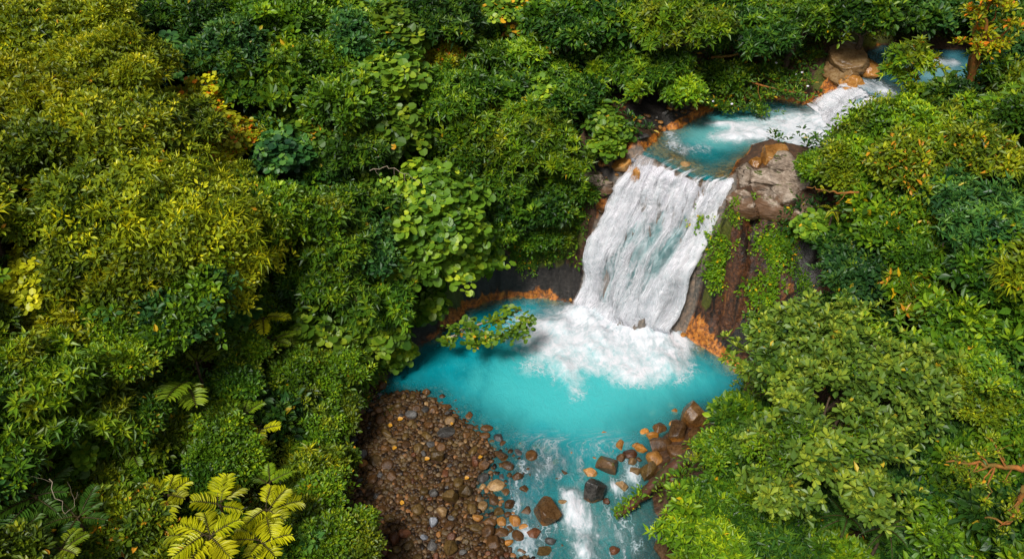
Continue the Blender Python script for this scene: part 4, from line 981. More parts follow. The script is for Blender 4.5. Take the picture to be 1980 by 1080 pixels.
# ------------------------------------------------------------------ undergrowth on the slopes
def cover(name, n, seed, style, mat, look_noise, lohi, label, xr=(-46, 46), yr=(12, 84), jit=.85, scale=1.05):
    r = np.random.default_rng(seed)
    x = r.uniform(*xr, n); y = r.uniform(*yr, n)
    f = fbm(x*.22, y*.22, 0, look_noise, 3); keep = (f > lohi[0]) & (f < lohi[1])
    x, y = x[keep], y[keep]
    d1 = sdist(x, y, VALLEY); d2 = sdist(x, y, MID); d3 = sdist(x, y, UPS); z = gz(x, y)
    u, v = proj(np.stack([x, y, z], 1))
    bare = np.zeros(len(x), bool)
    for Q_ in (FB, FB2):
        near_ = (np.abs(x-Q_[:, 0].mean()) < 6) & (np.abs(y-Q_[:, 1].mean()) < 6); qq = np.stack([x[near_], y[near_]], 1)
        bare[near_] |= np.sqrt(((qq[:, None]-Q_[None, ::5, :2])**2).sum(2).min(1)) < .5
    for a, b, ra, rb in BARE: bare |= ((u-a)/ra)**2+((v-b)/rb)**2 < 1
    k = (d1 > .45) & (d2 > .35) & (d3 > .3) & ~bare
    x, y, z = x[k], y[k], z[k]
    e = .15; nx = -(gz(x+e, y)-gz(x-e, y))/(2*e); ny = -(gz(x, y+e)-gz(x, y-e))/(2*e)
    A = nrm(np.stack([nx, ny, np.ones_like(nx)], 1))*.7+np.array([0, 0, .5])+r.normal(0, .2, (len(x), 3))
    C = np.stack([x, y, z], 1)+nrm(A)*r.uniform(.02, jit, (len(x), 1))
    Ti = np.clip(.5+.8*fbm(x*.8, y*.8, 0, seed+2, 3)+r.normal(0, .12, len(x)), 0, 1)
    V, Fc, T = tufts(style, C, A, r, scale, Ti, .02)
    NV[0] += len(V)
    tag(link(name, mesh_np(name, V, [Fc], LEAFM[mat], attrs={'tint': T})), kind='stuff', label=label)
BARE = [(1000, 545, 135, 48), (880, 605, 60, 40), (1450, 350, 130, 80), (1200, 330, 80, 60), (1300, 215, 110, 32), (1400, 190, 80, 22), (1640, 130, 55, 80), (1430, 540, 110, 140), (1400, 640, 70, 100), (1560, 560, 50, 90), (1150, 440, 30, 100), (700, 800, 25, 60), (1340, 560, 28, 130)]
cover('undergrowth', 52000, 1, 'small', 'leaf_dark', 51, (-9, -.02), 'dark green small-leaved undergrowth covering shaded slopes')  # dark leaf colour, here and next, paints in the shade of crown gaps
cover('undergrowth', 60000, 2, 'small', 'leaf_mid', 51, (-.06, .22), 'mid green leafy undergrowth covering the slopes')
cover('undergrowth', 60000, 3, 'tiny', 'leaf_olive', 51, (.1, 9), 'olive yellow fine undergrowth in patches on the slopes')
cover('undergrowth', 12000, 6, 'small', 'leaf_fresh', 54, (-.15, 9), 'fresh green herbs on the lower left slope', (-17, -5), (17, 33), .5)
cover('undergrowth', 9000, 4, 'tiny', 'moss', 53, (-9, .1), 'yellow-green mossy herbs on the low left bank', (-12, -4.5), (17, 30), .12)
cover('undergrowth', 5200, 5, 'tiny', 'moss', 53, (-9, 9), 'bright moss and herbs along the far bank of the upper stream', (12, 40), (45, 52), .12)

# creepers on the right cliff and by the fall
def creeper(els, look, n, label, seed, name='creeper', scale=.8, old=.03):
    r = np.random.default_rng(seed); C = []; A = []
    cl = [els[r.integers(len(els))] for _ in range(max(5, n//16))]; cl = [(u0+a*r.normal()*.55, v0+b*r.normal()*.55) for u0, v0, a, b in cl]
    for _ in range(n):
        u0, v0 = cl[r.integers(len(cl))]
        p, dep = hit(u0+9*r.normal(), v0+14*r.normal())
        if sdist(np.array([p[0]]), np.array([p[1]]), VALLEY)[0] < .1 or sdist(np.array([p[0]]), np.array([p[1]]), MID)[0] < .1: continue
        C.append(p); A.append((r.normal()*.3, -.7+r.normal()*.2, .6))
    C = np.array(C); A = np.array(A); C = C+nrm(A)*r.uniform(.02, .3, (len(C), 1))
    style, mats, sc, mx = PR[look]
    V, Fc, T = tufts(style, C, A, r, sc*scale, np.clip(r.normal(.5, .25, len(C)), 0, 1), old); NV[0] += len(V)
    o = link(name, mesh_np(name, V-C[0], [Fc], mats[0], attrs={'tint': T}), None, C[0])
    return tag(o, label, 'creeper')
creeper([(1385, 470, 22, 45), (1385, 530, 22, 44)], 'fresh', 200, 'narrow green creeper down the cliff beside the waterfall right edge', 1)
creeper([(1490, 480, 36, 40), (1475, 545, 44, 50), (1470, 580, 30, 30)], 'fresh', 270, 'wide leafy creeper curtain on the brown cliff right of the waterfall', 2)
creeper([(1530, 470, 20, 40), (1540, 560, 26, 60)], 'mid_tiny', 260, 'thin dark creeper on the shaded brown cliff behind the pale big-leaved tree', 3)
creeper([(1085, 440, 34, 30), (1060, 480, 34, 20), (1110, 400, 24, 30)], 'mid_tiny', 420, 'mossy fine-leaved creeper hanging left of the waterfall above the dark wall', 4)
creeper([(960, 500, 50, 14), (1010, 495, 40, 12)], 'mid_tiny', 240, 'low fringe of creeper over the top of the dark wall behind the pool', 5)
creeper([(1420, 405, 40, 14), (1520, 420, 40, 16)], 'fresh_tiny', 150, 'short tufted creeper below the pale outcrop ledge', 6)
creeper([(730, 720, 26, 40), (705, 790, 20, 40), (760, 690, 20, 20)], 'fresh_tiny', 300, 'fringe of small-leaved creeper over the left pool bank', 7)

TG = 'trees and tall crowns of the forest slopes'; SG = 'shrubs of the forest slopes'
def tree(u, v, ru, rv, look, label, **k): return plant(u, v, ru, rv, look, label, 'tree', name='rainforest_tree', group=TG, **k)
def shrub(u, v, ru, rv, look, label, **k): return plant(u, v, ru, rv, look, label, 'shrub', name='leafy_shrub', group=SG, **k)
# upper left: the yellow and olive crowns
tree(110, 60, 130, 80, 'yellow_fine', 'broad yellow-green crown filling the top left corner')
tree(60, 190, 120, 85, 'yellow_bamboo', 'yellow-green crown of drooping narrow leaves at the left edge under the corner crown')
tree(200, 150, 105, 85, 'yellow_bamboo', 'bamboo-like yellow-green crown just right of the two left-edge crowns near the top')
tree(70, 310, 125, 85, 'olive', 'dense olive crown at the left edge, third one down from the top corner')
tree(225, 270, 125, 85, 'yellow_fine', 'rounded olive-yellow crown in the middle of the upper left mass')
tree(330, 235, 75, 70, 'olive_star', 'small olive crown between the yellow mass and the blue-green round-leaved shrub')
tree(300, 430, 165, 80, 'yellow_bamboo', 'widest pale yellow-green crown spreading over the middle of the left slope', lobes=[(215, 460, 90, -.6), (300, 410, 100, .2), (400, 450, 95, -.2), (340, 470, 90, 0), (450, 490, 70, -.5), (270, 450, 80, .1)])
tree(150, 400, 110, 75, 'olive', 'olive crown at left with dark gaps below it')
tree(430, 520, 110, 65, 'yellow_fine', 'yellow-olive crown at the lower right foot of the widest pale crown')
tree(180, 520, 110, 70, 'olive', 'dull olive crown under the widest pale crown toward the left edge')
shrub(25, 420, 50, 60, 'round_small', 'yellow-green round-leaved shrub at the left edge in a dark gap')
shrub(90, 500, 70, 40, 'gold', 'bright yellow lobed-leaf shrub at the left edge halfway down the photo')
shrub(35, 560, 70, 45, 'gold', 'golden shrub touching the left edge below the bright yellow lobed-leaf shrub')
shrub(395, 200, 60, 48, 'gold', 'yellow-orange round-leaved shrub on the right shoulder of the yellow crowns', old=.12)
shrub(450, 265, 55, 50, 'gold', 'yellow-orange shrub with rusty leaves standing below its golden twin', old=.18)
shrub(395, 290, 62, 42, 'gold_fine', 'mixed gold and green shrub with orange dead leaves between the golden shrubs', old=.1)
shrub(455, 355, 40, 40, 'rust', 'small shrub full of rusty dead leaves over a dark hollow')
shrub(350, 120, 70, 48, 'round_cool', 'blue-green round-leaved shrub behind the yellow crowns near the top')
tree(450, 110, 85, 65, 'cool', 'dull blue-green fine-leaved crown right of the round-leaved shrub near the top')
tree(280, 30, 90, 45, 'dark_star', 'dark narrow-leaved crown at the top edge right of the corner crown')
tree(400, 25, 90, 45, 'dark', 'dark green crown at the top edge above the dull blue-green crown')
tree(545, 40, 95, 60, 'mid', 'bright-tipped green crown at the top edge left of centre')
tree(600, 130, 80, 60, 'mid', 'mid green crown under the bright-tipped top-edge crown')
tree(510, 170, 70, 50, 'dark', 'dark fine-leaved crown between dull blue-green crown and round-leaved slope shrubs')
shrub(560, 230, 60, 45, 'round_small', 'upper round-leaved green shrub on the middle left slope')
shrub(610, 270, 55, 45, 'round_small', 'right round-leaved green shrub of the middle left slope with yellow leaves', old=.05)
shrub(545, 300, 50, 50, 'round_cool', 'cool green round-leaved shrub beside a black hollow on the left slope')
shrub(620, 335, 55, 45, 'dark', 'dark shrub under the round-leaved pair on the left slope')
tree(555, 430, 90, 75, 'fresh', 'fresh green crown right of the widest pale crown')
tree(630, 480, 75, 60, 'star', 'green crown with star-shaped tufts right of the fresh green crown')
tree(500, 390, 60, 50, 'mid', 'small mid green crown in the notch above the fresh green crown')
# middle top
tree(690, 90, 75, 70, 'cool', 'soft cool green crown left of the tall round-leaved tree near the top')
tree(765, 75, 62, 60, 'round', 'round-leaved light green tree near the top, left of centre')
tree(760, 160, 65, 55, 'round', 'round-leaved tree directly below the topmost round-leaved one')
tree(850, 40, 75, 50, 'dark_star', 'dark star-tufted crown at the top edge left of the slim bare-trunked tree')
shrub(865, 120, 50, 36, 'gold_fine', 'small shrub with orange-yellow leaf tips beside the topmost round-leaved tree', old=.12)
tree(660, 200, 75, 60, 'mid', 'mid green crown left of the bright lime round-leaved tree')
tree(870, 190, 75, 55, 'star', 'star-tufted green crown right of the round-leaved trees')
tree(768, 258, 64, 62, 'round', 'bright lime round-leaved tree standing clear against a dark hollow', bark=BARK_PALE)
tree(680, 290, 60, 55, 'star', 'green tufted crown left of the bright lime tree')
tree(900, 270, 75, 60, 'mid', 'mid green leafy crown right of the bright lime tree')
shrub(720, 350, 45, 35, 'round_small', 'sparse round-leaved shrub with pale twigs below the bright lime tree', layers=1.0, bark=BARK_PALE)
tree(850, 410, 95, 85, 'round', 'largest round-leaved tree left of the waterfall, over the dark wall', lobes=[(830, 360, 45, .6), (880, 380, 50, .5), (850, 430, 60, .2), (900, 450, 45, 0), (800, 420, 40, -.2), (870, 500, 48, -.7), (910, 500, 32, -1), (790, 470, 34, -.6)])
tree(780, 510, 60, 55, 'round', 'round-leaved tree at the lower left foot of the largest round-leaved tree')
tree(1100, 50, 75, 60, 'dark', 'dark crown at the top edge right of the slim bare-trunked tree')
shrub(1040, 85, 45, 38, 'round_small', 'round-leaved shrub with yellow leaves beside the slim bare-trunked tree', old=.12)
tree(1190, 40, 75, 60, 'dark_broad', 'dark broad-leaved crown at the top edge left of the yellow-green star tree')
tree(1180, 120, 70, 50, 'mid', 'mid green crown below the dark broad-leaved top-edge crown', h=1.8)
tree(1300, 50, 95, 75, 'star_fresh', 'bright yellow-green star-tufted tree at the top edge above the middle pool')
tree(1250, 140, 70, 48, 'star', 'green star-tufted crown under the bright yellow-green star tree', h=1.8)
shrub(1300, 175, 50, 36, 'fresh', 'small fresh shrub on the dark earth bank above the waterfall lip')
tree(1000, 245, 90, 50, 'star_fresh', 'light green star-tufted tree above the left bank of the waterfall')
tree(1060, 290, 80, 52, 'star_fresh', 'lower star-tufted tree whose tips reach the rubble left of the lip')
tree(970, 340, 70, 55, 'star', 'star-tufted crown between the largest round-leaved tree and the waterfall')
shrub(1170, 245, 40, 32, 'round_small', 'small round-leaved bush on the rubble left of the waterfall lip', h=.9)
shrub(1185, 285, 28, 22, 'round_small', 'tiny yellowish round-leaved bush by the grey rocks at the lip')
tree(1020, 400, 80, 55, 'dark', 'dark fine crown over the top of the wall behind the pool')
tree(950, 440, 60, 45, 'mid', 'mid green low crown right of the largest round-leaved tree')
shrub(1090, 360, 50, 45, 'mid', 'glossy mid green shrub left of the waterfall at half its height')
shrub(1040, 455, 60, 32, 'mid_tiny', 'low fine-leaved shrub at the brink of the dark wall')
tree(690, 400, 65, 60, 'dark_star', 'dark tufted crown left of the largest round-leaved tree')
tree(700, 480, 70, 60, 'cool', 'cool green crown left of the low round-leaved tree')
tree(650, 560, 80, 60, 'star', 'star-tufted green crown above the low round-leaved shrubs by the pool')
tree(740, 580, 60, 55, 'star', 'star-tufted crown nearest the left pool bank')
shrub(600, 640, 48, 34, 'round', 'left low round-leaved shrub of the pair above the pool bank')
shrub(720, 635, 55, 40, 'round', 'right low round-leaved shrub of the pair, leaning to the pool bank', old=.03)
shrub(830, 590, 36, 32, 'round', 'round-leaved shrub with a bare stem at the dark left pool shore')
shrub(770, 680, 30, 28, 'round_small', 'small round-leaved bush in the corner of the left pool shore')
# lower left
tree(320, 590, 120, 75, 'oval', 'glossy oval-leaved crown in the middle of the left half')
tree(200, 600, 80, 60, 'fresh', 'fresh green crown left of the glossy oval-leaved crown')
shrub(105, 640, 85, 50, 'gold_fine', 'yellowish fine shrub at the left below the golden shrubs')
tree(70, 740, 110, 75, 'star_fresh', 'green star-tufted crown at the left edge in the lower half')
tree(60, 840, 95, 60, 'star', 'green star-tufted crown at the left edge above the dark ferns')
tree(200, 700, 95, 60, 'fresh_tiny', 'tiny-leaved shrubby crown right of the left-edge star crown')
tree(160, 800, 80, 55, 'star_fresh', 'bright star-tufted crown in the lower left quarter')
shrub(250, 790, 75, 55, 'mid_tiny', 'tangled tiny-leaved shrub with brown twigs left of the paired fern', old=.05)
shrub(425, 610, 45, 60, 'round_cool', 'blue-green round-leaved climber mound in the middle of the lower left slope')
shrub(480, 580, 34, 44, 'mid', 'narrow slit of mid green shrub right of the blue-green climber mound')
shrub(560, 740, 70, 50, 'fresh_tiny', 'tiny-leaved yellow-green shrub left of the pool bank')
shrub(640, 720, 65, 50, 'fresh_tiny', 'fine yellow-green shrub on the left bank across from the gravel bar top')
shrub(460, 690, 50, 40, 'fresh_tiny', 'fine shrub behind the paired fern fronds')
shrub(520, 800, 55, 45, 'dark_broad', 'dark broad-leaved shrub right of the paired fern fronds')
shrub(600, 840, 65, 50, 'fresh_tiny', 'fine yellow-green shrub on the bank left of the gravel bar')
shrub(420, 850, 70, 45, 'fresh_tiny', 'fine-leaved shrub above the yellow ferns')
shrub(300, 880, 60, 40, 'fresh_tiny', 'fine green shrub left of the uppermost yellow fern')
shrub(240, 1000, 75, 70, 'olive', 'olive orange-flecked shrub at the bottom left between dark and yellow ferns', old=.05)
shrub(620, 960, 50, 50, 'fresh_tiny', 'yellow-green mossy shrub at the left edge of the gravel bar', old=.05)
shrub(640, 1045, 85, 50, 'fresh_tiny', 'bright green cushion-like shrub at the bottom edge beside the gravel bar')
shrub(560, 1065, 55, 40, 'cool', 'cool green shrub at the bottom edge right of the yellow ferns')
shrub(665, 890, 28, 40, 'fresh_tiny', 'narrow yellow-green shrub strip against the brown gravel bank')
# upper right
tree(1450, 70, 85, 60, 'dark_star', 'dark tufted crown at the top edge above the white-flowered bush')
tree(1555, 45, 75, 55, 'star', 'green tufted crown at the top edge left of the small upper cascade')
tree(1680, 25, 85, 36, 'dark', 'dark crown at the top edge above the head of the upper stream')
tree(1800, 30, 75, 38, 'dark_broad', 'dark broad-leaved crown at the top edge above the upper stream')
tree(1950, 40, 60, 45, 'dark', 'dark crown at the top right corner')
shrub(1390, 155, 50, 36, 'mid', 'dense shrub at the left end of the white-flowered bush')
shrub(1530, 255, 1, 1, 'mid', 'tiny') if False else None
tree(1700, 250, 75, 52, 'fresh', 'yellow-green crown beside the upper stream, nearest the white cascade', lobes=[(1660, 265, 40, 0), (1715, 240, 48, .2), (1760, 250, 40, 0), (1690, 290, 45, -.3)])
tree(1830, 262, 85, 46, 'star_fresh', 'yellow-green tufted crown along the near bank of the upper stream')
tree(1940, 232, 75, 52, 'star_fresh', 'yellow-green crown at the right edge below the upper stream')
tree(1650, 330, 75, 55, 'fresh', 'fresh green crown overhanging the right end of the middle pool')
tree(1770, 320, 85, 62, 'olive', 'olive crown with brown dead twigs in the upper right forest', old=.08)
tree(1890, 300, 90, 62, 'olive_star', 'olive tufted crown at right under the yellow-green stream-side crowns', old=.04)
shrub(1590, 330, 42, 28, 'fresh_tiny', 'low bright shrub between the pale outcrop and the right forest')
shrub(1640, 470, 62, 48, 'dark', 'dark shrub under the little yellow tree fern on the right')
tree(1730, 410, 80, 55, 'mid', 'mid green crown above the yellow-green drooping tree on the right', old=.04)
tree(1890, 420, 110, 56, 'cool_star', 'blue-green flat spreading crown at the right edge')
tree(1670, 545, 75, 55, 'cool', 'blue-green crown above the pale big-leaved tree')
tree(1800, 560, 90, 62, 'star_fresh', 'yellow-green drooping crown right of the pale big-leaved tree top', old=.05)
tree(1930, 530, 70, 60, 'dark', 'dark crown at the right edge in the middle height')
tree(1770, 480, 70, 46, 'mid', 'mid green crown under the blue-green flat crown')
# lower right: the large pale tree and its neighbours
tree(1620, 780, 210, 190, 'pale', 'largest tree of the right bank with big pale green leaf rosettes', h=5.2, layers=1.7, old=.006, thick=1.3, gapl=-.08,
     lobes=[(1490, 650, 44, .3), (1550, 630, 42, .8), (1635, 628, 40, .8), (1600, 680, 58, 1.2), (1690, 680, 50, .7), (1750, 715, 48, .2), (1800, 755, 36, -.1), (1510, 715, 50, .3), (1700, 765, 62, .4), (1600, 765, 66, .6), (1530, 800, 55, 0), (1640, 850, 62, .3), (1560, 870, 66, .2), (1480, 880, 52, -.5), (1590, 930, 56, -.5), (1700, 860, 48, -.3), (1500, 950, 38, -1.1), (1665, 940, 46, -1.0), (1780, 810, 36, -.3), (1440, 690, 30, -.2), (1690, 990, 26, -1.5)])
shrub(1440, 805, 46, 40, 'dark', 'dark fine shrub between big pool-side boulder and the pale tree')
shrub(1402, 885, 56, 56, 'mid_tiny', 'fine dark green shrub on the right bank above the log')
shrub(1368, 965, 58, 46, 'mid', 'mid green shrub over the root end of the fallen log')
shrub(1385, 1045, 85, 50, 'star_fresh', 'bright yellow-green shrub at the bottom edge right of the stream')
shrub(1510, 1050, 65, 40, 'dark_star', 'dark tufted shrub at the bottom edge under the pale tree')
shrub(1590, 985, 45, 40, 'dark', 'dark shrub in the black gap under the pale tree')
tree(1870, 660, 85, 70, 'mid', 'mid green crown right of the pale tree at its upper half')
tree(1960, 650, 55, 70, 'dark', 'dark crown at the right edge beside the pale tree')
tree(1900, 760, 90, 66, 'mid_tiny', 'fine dark green crown at right above the bare orange branch')
tree(1840, 850, 75, 58, 'dark', 'dark crown right of the pale tree, left of the bare orange branch')
tree(1960, 850, 60, 55, 'mid', 'mid green crown at the right edge behind the bare orange branch')
tree(1800, 950, 70, 50, 'cool', 'cool green crown below the pale tree on the right')
tree(1835, 1035, 85, 50, 'oval', 'green oval-leaved crown at the bottom edge on the right')
tree(1950, 1010, 60, 60, 'dark_broad', 'dark broad-leaved crown in the bottom right corner')
shrub(1740, 1065, 50, 34, 'dark', 'dark shrub at the bottom edge beside the dark ferns')

# trees whose trunk shows: the foot stands at a seen spot
def slim_tree(u, v, ru, rv, ub, vb, look, label, bark, rt, layers=1.2, bend=.3, seed=0, lobes_px=None, old=.02, zlift=0.0):
    r = np.random.default_rng(seed+900)
    f, dep = hit(ub, vb); f = f-np.array([0, 0, .1])
    def at_y(uu, vv2):
        d = ray(uu, vv2); t_ = (f[1]-CAM[1])/d[1]; return CAM+d*t_, t_
    c, tt = at_y(u, v); R = ru/F*tt; rz = rv/F*tt
    o = empty('slender_tree', f, label, 'tree', TG); rel = c-f
    style, mats, sc, mx = PR[look]
    lb = None
    if lobes_px: 
        lb = []
        for a, b, q in lobes_px: p, t2 = at_y(a, b); lb.append((*(p-c+[0, r.normal()*.3, 0]), q/F*t2))
    me, LB = crown_mesh('crown', style, mats, r, (R, R*.8, rz), sc, layers, lb, old=old, mixb=mx); link('crown', me, o, rel)
    T = Tubes(); top = rel*.92; main = wobble((0, 0, 0), top, 12, bend, r); T.add(main, np.linspace(rt, rt*.35, 12), 8)
    for i in range(len(LB)):
        s0 = main[r.integers(5, 11)]; T.add(wobble(s0, rel+LB[i, :3]*.95, 7, .35, r), np.linspace(rt*.4, rt*.1, 7), 6)
    link('trunk', T.mesh('trunk', bark), o); return o
slim_tree(990, 35, 52, 42, 966, 130, 'round_small', 'slim bare-trunked tree with sparse yellowish round leaves at the top edge', BARK_RUST, .16, .8, .3, 1, [(965, 20, 16), (1000, 10, 18), (1035, 35, 18), (1060, 70, 14), (990, 60, 12)], .12)
slim_tree(1760, 125, 48, 40, 1755, 235, 'star_fresh', 'slender yellow-green sapling with thin dark trunk in front of the upper stream', BARK_MOSS, .11, 1.0, .25, 2, [(1740, 105, 20), (1770, 118, 24), (1790, 125, 18), (1725, 140, 16), (1750, 150, 18), (1775, 95, 12)])
slim_tree(1905, 60, 60, 60, 1868, 215, 'gold_fine', 'epiphyte-laden rusty trunk with yellow leaf tufts at the top right', BARK_RUST, .26, .5, .25, 3, [(1885, 30, 15), (1930, 20, 15), (1955, 48, 12), (1905, 62, 14), (1876, 84, 12), (1925, 85, 9), (1915, 0, 14)], .10)
slim_tree(1905, 115, 40, 35, 1912, 210, 'star', 'thin leafy sapling beside the rusty epiphyte-laden trunk', BARK_MOSS, .07, .8, .3, 4, [(1900, 105, 16), (1920, 120, 16), (1890, 130, 12), (1940, 130, 14), (1915, 150, 14)])
slim_tree(1650, 250, 20, 20, 1650, 300, 'fresh', 'small sapling at the edge of the white upper cascade', BARK_MOSS, .05, 1.0, .3, 5, [(1650, 240, 14), (1662, 255, 12), (1640, 262, 10)])
slim_tree(1800, 190, 36, 24, 1800, 250, 'star_fresh', 'short tufted sapling between the slender sapling and the rusty trunk', BARK_MOSS, .06, 1.0, .3, 6, [(1790, 185, 14), (1815, 180, 16), (1830, 200, 12), (1780, 205, 12)])

# ------------------------------------------------------------------ ferns and big-leaved herbs
RACH = simple_mat('rachis', (.05, .035, .008), .6, .3, 9)
def frond_geo(r, base, dirv, up, L, npin, wide, tmpl='oval', droop=.5, pw=.42, taper='oval'):
    s = np.linspace(0, 1, npin+6)
    d = nrm(np.asarray(dirv, float)); u_ = np.asarray(up, float)
    pts = base+d*(L*s)[:, None]+np.array([0, 0, 1.])*(-(s**2)*droop*L*.5+s*.22*L*(droop > .2))[:, None]
    tan = nrm(np.gradient(pts, axis=0)); side = nrm(np.cross(tan, np.array([0, 0, 1.]))); nn = np.cross(side, tan)
    idx = np.arange(3, npin+5); sp = s[idx]
    if taper == 'oval': prof = np.sin(np.clip((sp-.02)/1.06, 0, 1)*math.pi)**.55
    else: prof = (1-sp)**.7*1.0*np.minimum(1, sp*6)
    P, D, Nn, Ln, Wd = [], [], [], [], []
    for sg in (-1, 1):
        P.append(pts[idx]+nn[idx]*.0); D.append(r.normal(0, .10, (len(idx), 3))+side[idx]*sg+tan[idx]*(.25+.55*sp[:, None])+nn[idx]*.10); Nn.append(nn[idx]+r.normal(0, .10, (len(idx), 3)))
        Ln.append(wide*prof*r.uniform(.9, 1.08, len(idx))); Wd.append(np.full(len(idx), L/npin*1.02*pw*2)*np.minimum(1, prof+.3))
    P.append(pts[-1:]); D.append(tan[-1:]); Nn.append(nn[-1:]); Ln.append(np.array([L*.09])); Wd.append(np.array([L*.05]))
    P, D, Nn, Ln, Wd = [np.concatenate(q) for q in (P, D, Nn, Ln, Wd)]
    V, Fc, k = leaf_geo(tmpl, P, D, Nn, Ln, Wd)
    return V, Fc, k, pts
def fern(u, v, rpx, look, label, n=6, h=1.2, npin=13, wide=.24, seed=0, arc=(0, 6.28), lenj=(.8, 1.1), droop=.45, pw=.42, cat='fern', taper='oval', stem=True, tmpl='oval', group='ferns of the slopes', name='fern', tiltup=0.0):
    r = np.random.default_rng(seed+400)
    h += .75; COVERED.append((u, v, rpx*1.25, rpx*1.05)); c, dep = hit(u, v, h); R = rpx/F*dep
    foot = np.array([c[0], c[1]+.15, 0]); foot[2] = float(gz(foot[0], foot[1]))-.05
    o = empty(name, foot, label, cat, group); top = c-foot
    T = Tubes(); T.add(wobble((0, 0, 0), top, 6, .1, r), np.linspace(.07, .045, 6)); link('stem', T.mesh('stem', BARK), o)
    a0, a1 = arc
    for i in range(n):
        a = a0+(a1-a0)*(i+.5)/n+r.normal(0, .12)
        L = R*r.uniform(*lenj)*r.uniform(.7, 1.06); a += r.normal(0, .22); d = np.array([math.cos(a), math.sin(a), .16+tiltup+r.normal(0, .16)])
        V, Fc, k, pts = frond_geo(r, top+r.normal(0, .05, 3), d, (0, 0, 1), L, npin, wide*L, tmpl, droop*r.uniform(.8, 1.6), pw, taper)
        tint = np.repeat(np.clip(r.normal(.5, .12)+r.normal(0, .07, len(V)//k), 0, .92), k)
        T = Tubes(); T.add(pts+np.array([0, 0, .012]), np.linspace(.022, .006, len(pts))*max(1, R*.6), 5)
        tv = np.concatenate(T.V); n0 = len(V)
        me = mesh_np('frond', np.concatenate([V, tv]), [Fc+0, np.concatenate(T.Fq)+n0, np.concatenate(T.T)+n0], [LEAFM[look], RACH], np.r_[np.zeros(len(Fc)), np.ones(len(T.Fq[0])+len(T.T[0]))], {'tint': np.r_[tint, np.zeros(len(tv))]})
        link('frond', me, o); NV[0] += n0
    return o
fern(362, 738, 86, 'leaf_fern_green', 'light green fern with two wide paddle fronds side by side on the left slope', 2, 1.6, 11, .42, 1, (-2.35, -.35), (1.0, 1.1), .35)
fern(380, 700, 42, 'leaf_fern_green', 'small light green fern above the two-frond paddle fern', 3, 1.3, 11, .36, 2, (.2, 3.0))
fern(505, 830, 56, 'leaf_fern', 'small yellow-green fern right of the dark broad-leaved shrub', 4, 1.3, 9, .42, 3, (-3, .4))
fern(470, 800, 56, 'leaf_fern_green', 'pale fern between the paired fern and the small yellow-green fern', 4, 1.1, 12, .34, 4, (.3, 3.4))
fern(262, 880, 46, 'leaf_fern_green', 'yellow-green fern in dry undergrowth left of the uppermost yellow fern', 5, 1.2, 12, .30, 5)
fern(326, 955, 60, 'leaf_fern', 'uppermost of the bright yellow ferns, standing alone at their left', 6, 1.3, 9, .48, 6)
fern(425, 975, 62, 'leaf_fern', 'bright yellow fern with an orange-tipped frond above the largest yellow fern', 5, 1.5, 10, .46, 7, (-.4, 3.3))
fern(515, 985, 62, 'leaf_fern', 'bright yellow fern at the right end of the yellow fern group', 7, 1.6, 10, .46, 8, (-2.6, 2.0))
fern(405, 1035, 82, 'leaf_fern', 'largest bright yellow fern at the bottom edge', 9, 1.8, 10, .46, 9)
fern(505, 1045, 62, 'leaf_fern', 'low yellow fern tucked between the largest yellow fern and the gravel bank shrubs', 7, 1.2, 10, .46, 10)
fern(520, 935, 52, 'leaf_fern_green', 'yellow-green fern behind the right end of the yellow fern group', 4, 1.2, 12, .36, 11, (-.2, 3.2))
fern(70, 960, 84, 'leaf_fern_dark', 'dark green fern at the left edge above the bottom corner ferns', 6, 1.7, 13, .36, 12)
fern(150, 1000, 70, 'leaf_fern_dark', 'dark green fern right of the corner ferns with long spread fronds', 6, 1.6, 13, .34, 13)
fern(40, 1050, 76, 'leaf_fern_dark', 'dark green fern in the bottom left corner', 7, 1.5, 13, .36, 14)
fern(120, 1060, 60, 'leaf_fern_green', 'brighter green fern at the bottom edge among the dark corner ferns', 6, 1.7, 13, .36, 15)
fern(510, 615, 54, 'leaf_fern', 'yellow fern with a burnt orange frond high on the slope above the pool bank', 4, 1.4, 13, .32, 16, (-2.8, .6))
fern(530, 660, 40, 'leaf_fern_green', 'green fern just below the fern with the burnt orange frond', 4, 1.1, 13, .3, 17, (-2.8, .6))
fern(580, 770, 42, 'leaf_fern_green', 'pale fern on the bank slope left of the gravel bar top', 5, 1.0, 12, .3, 18)
fern(1612, 408, 46, 'leaf_fern', 'little yellow-green tree fern under the rusty twig right of the outcrop', 5, 2.2, 16, .26, 19, (-3.2, .2), (.8, 1.05), .7, .4, 'tree fern', 'tri', name='tree_fern', group=None)
fern(1640, 455, 34, 'leaf_fern_green', 'small green tree fern below the little yellow-green tree fern', 4, 1.6, 16, .25, 20, (-3.2, .2), (.8, 1.05), .7, .4, 'tree fern', 'tri', name='tree_fern', group=None)
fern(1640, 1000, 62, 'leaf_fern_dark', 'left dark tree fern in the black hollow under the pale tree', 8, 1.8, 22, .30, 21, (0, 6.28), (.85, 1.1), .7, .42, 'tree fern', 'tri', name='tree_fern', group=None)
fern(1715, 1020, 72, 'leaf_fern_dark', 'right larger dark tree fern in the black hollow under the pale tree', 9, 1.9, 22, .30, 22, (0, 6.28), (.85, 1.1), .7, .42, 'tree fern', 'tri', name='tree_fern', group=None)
fern(1735, 965, 46, 'leaf_fern_dark', 'upper small dark tree fern beside the pale tree lower right side', 7, 1.6, 20, .30, 23, (0, 6.28), (.85, 1.1), .7, .42, 'tree fern', 'tri', name='tree_fern', group=None)
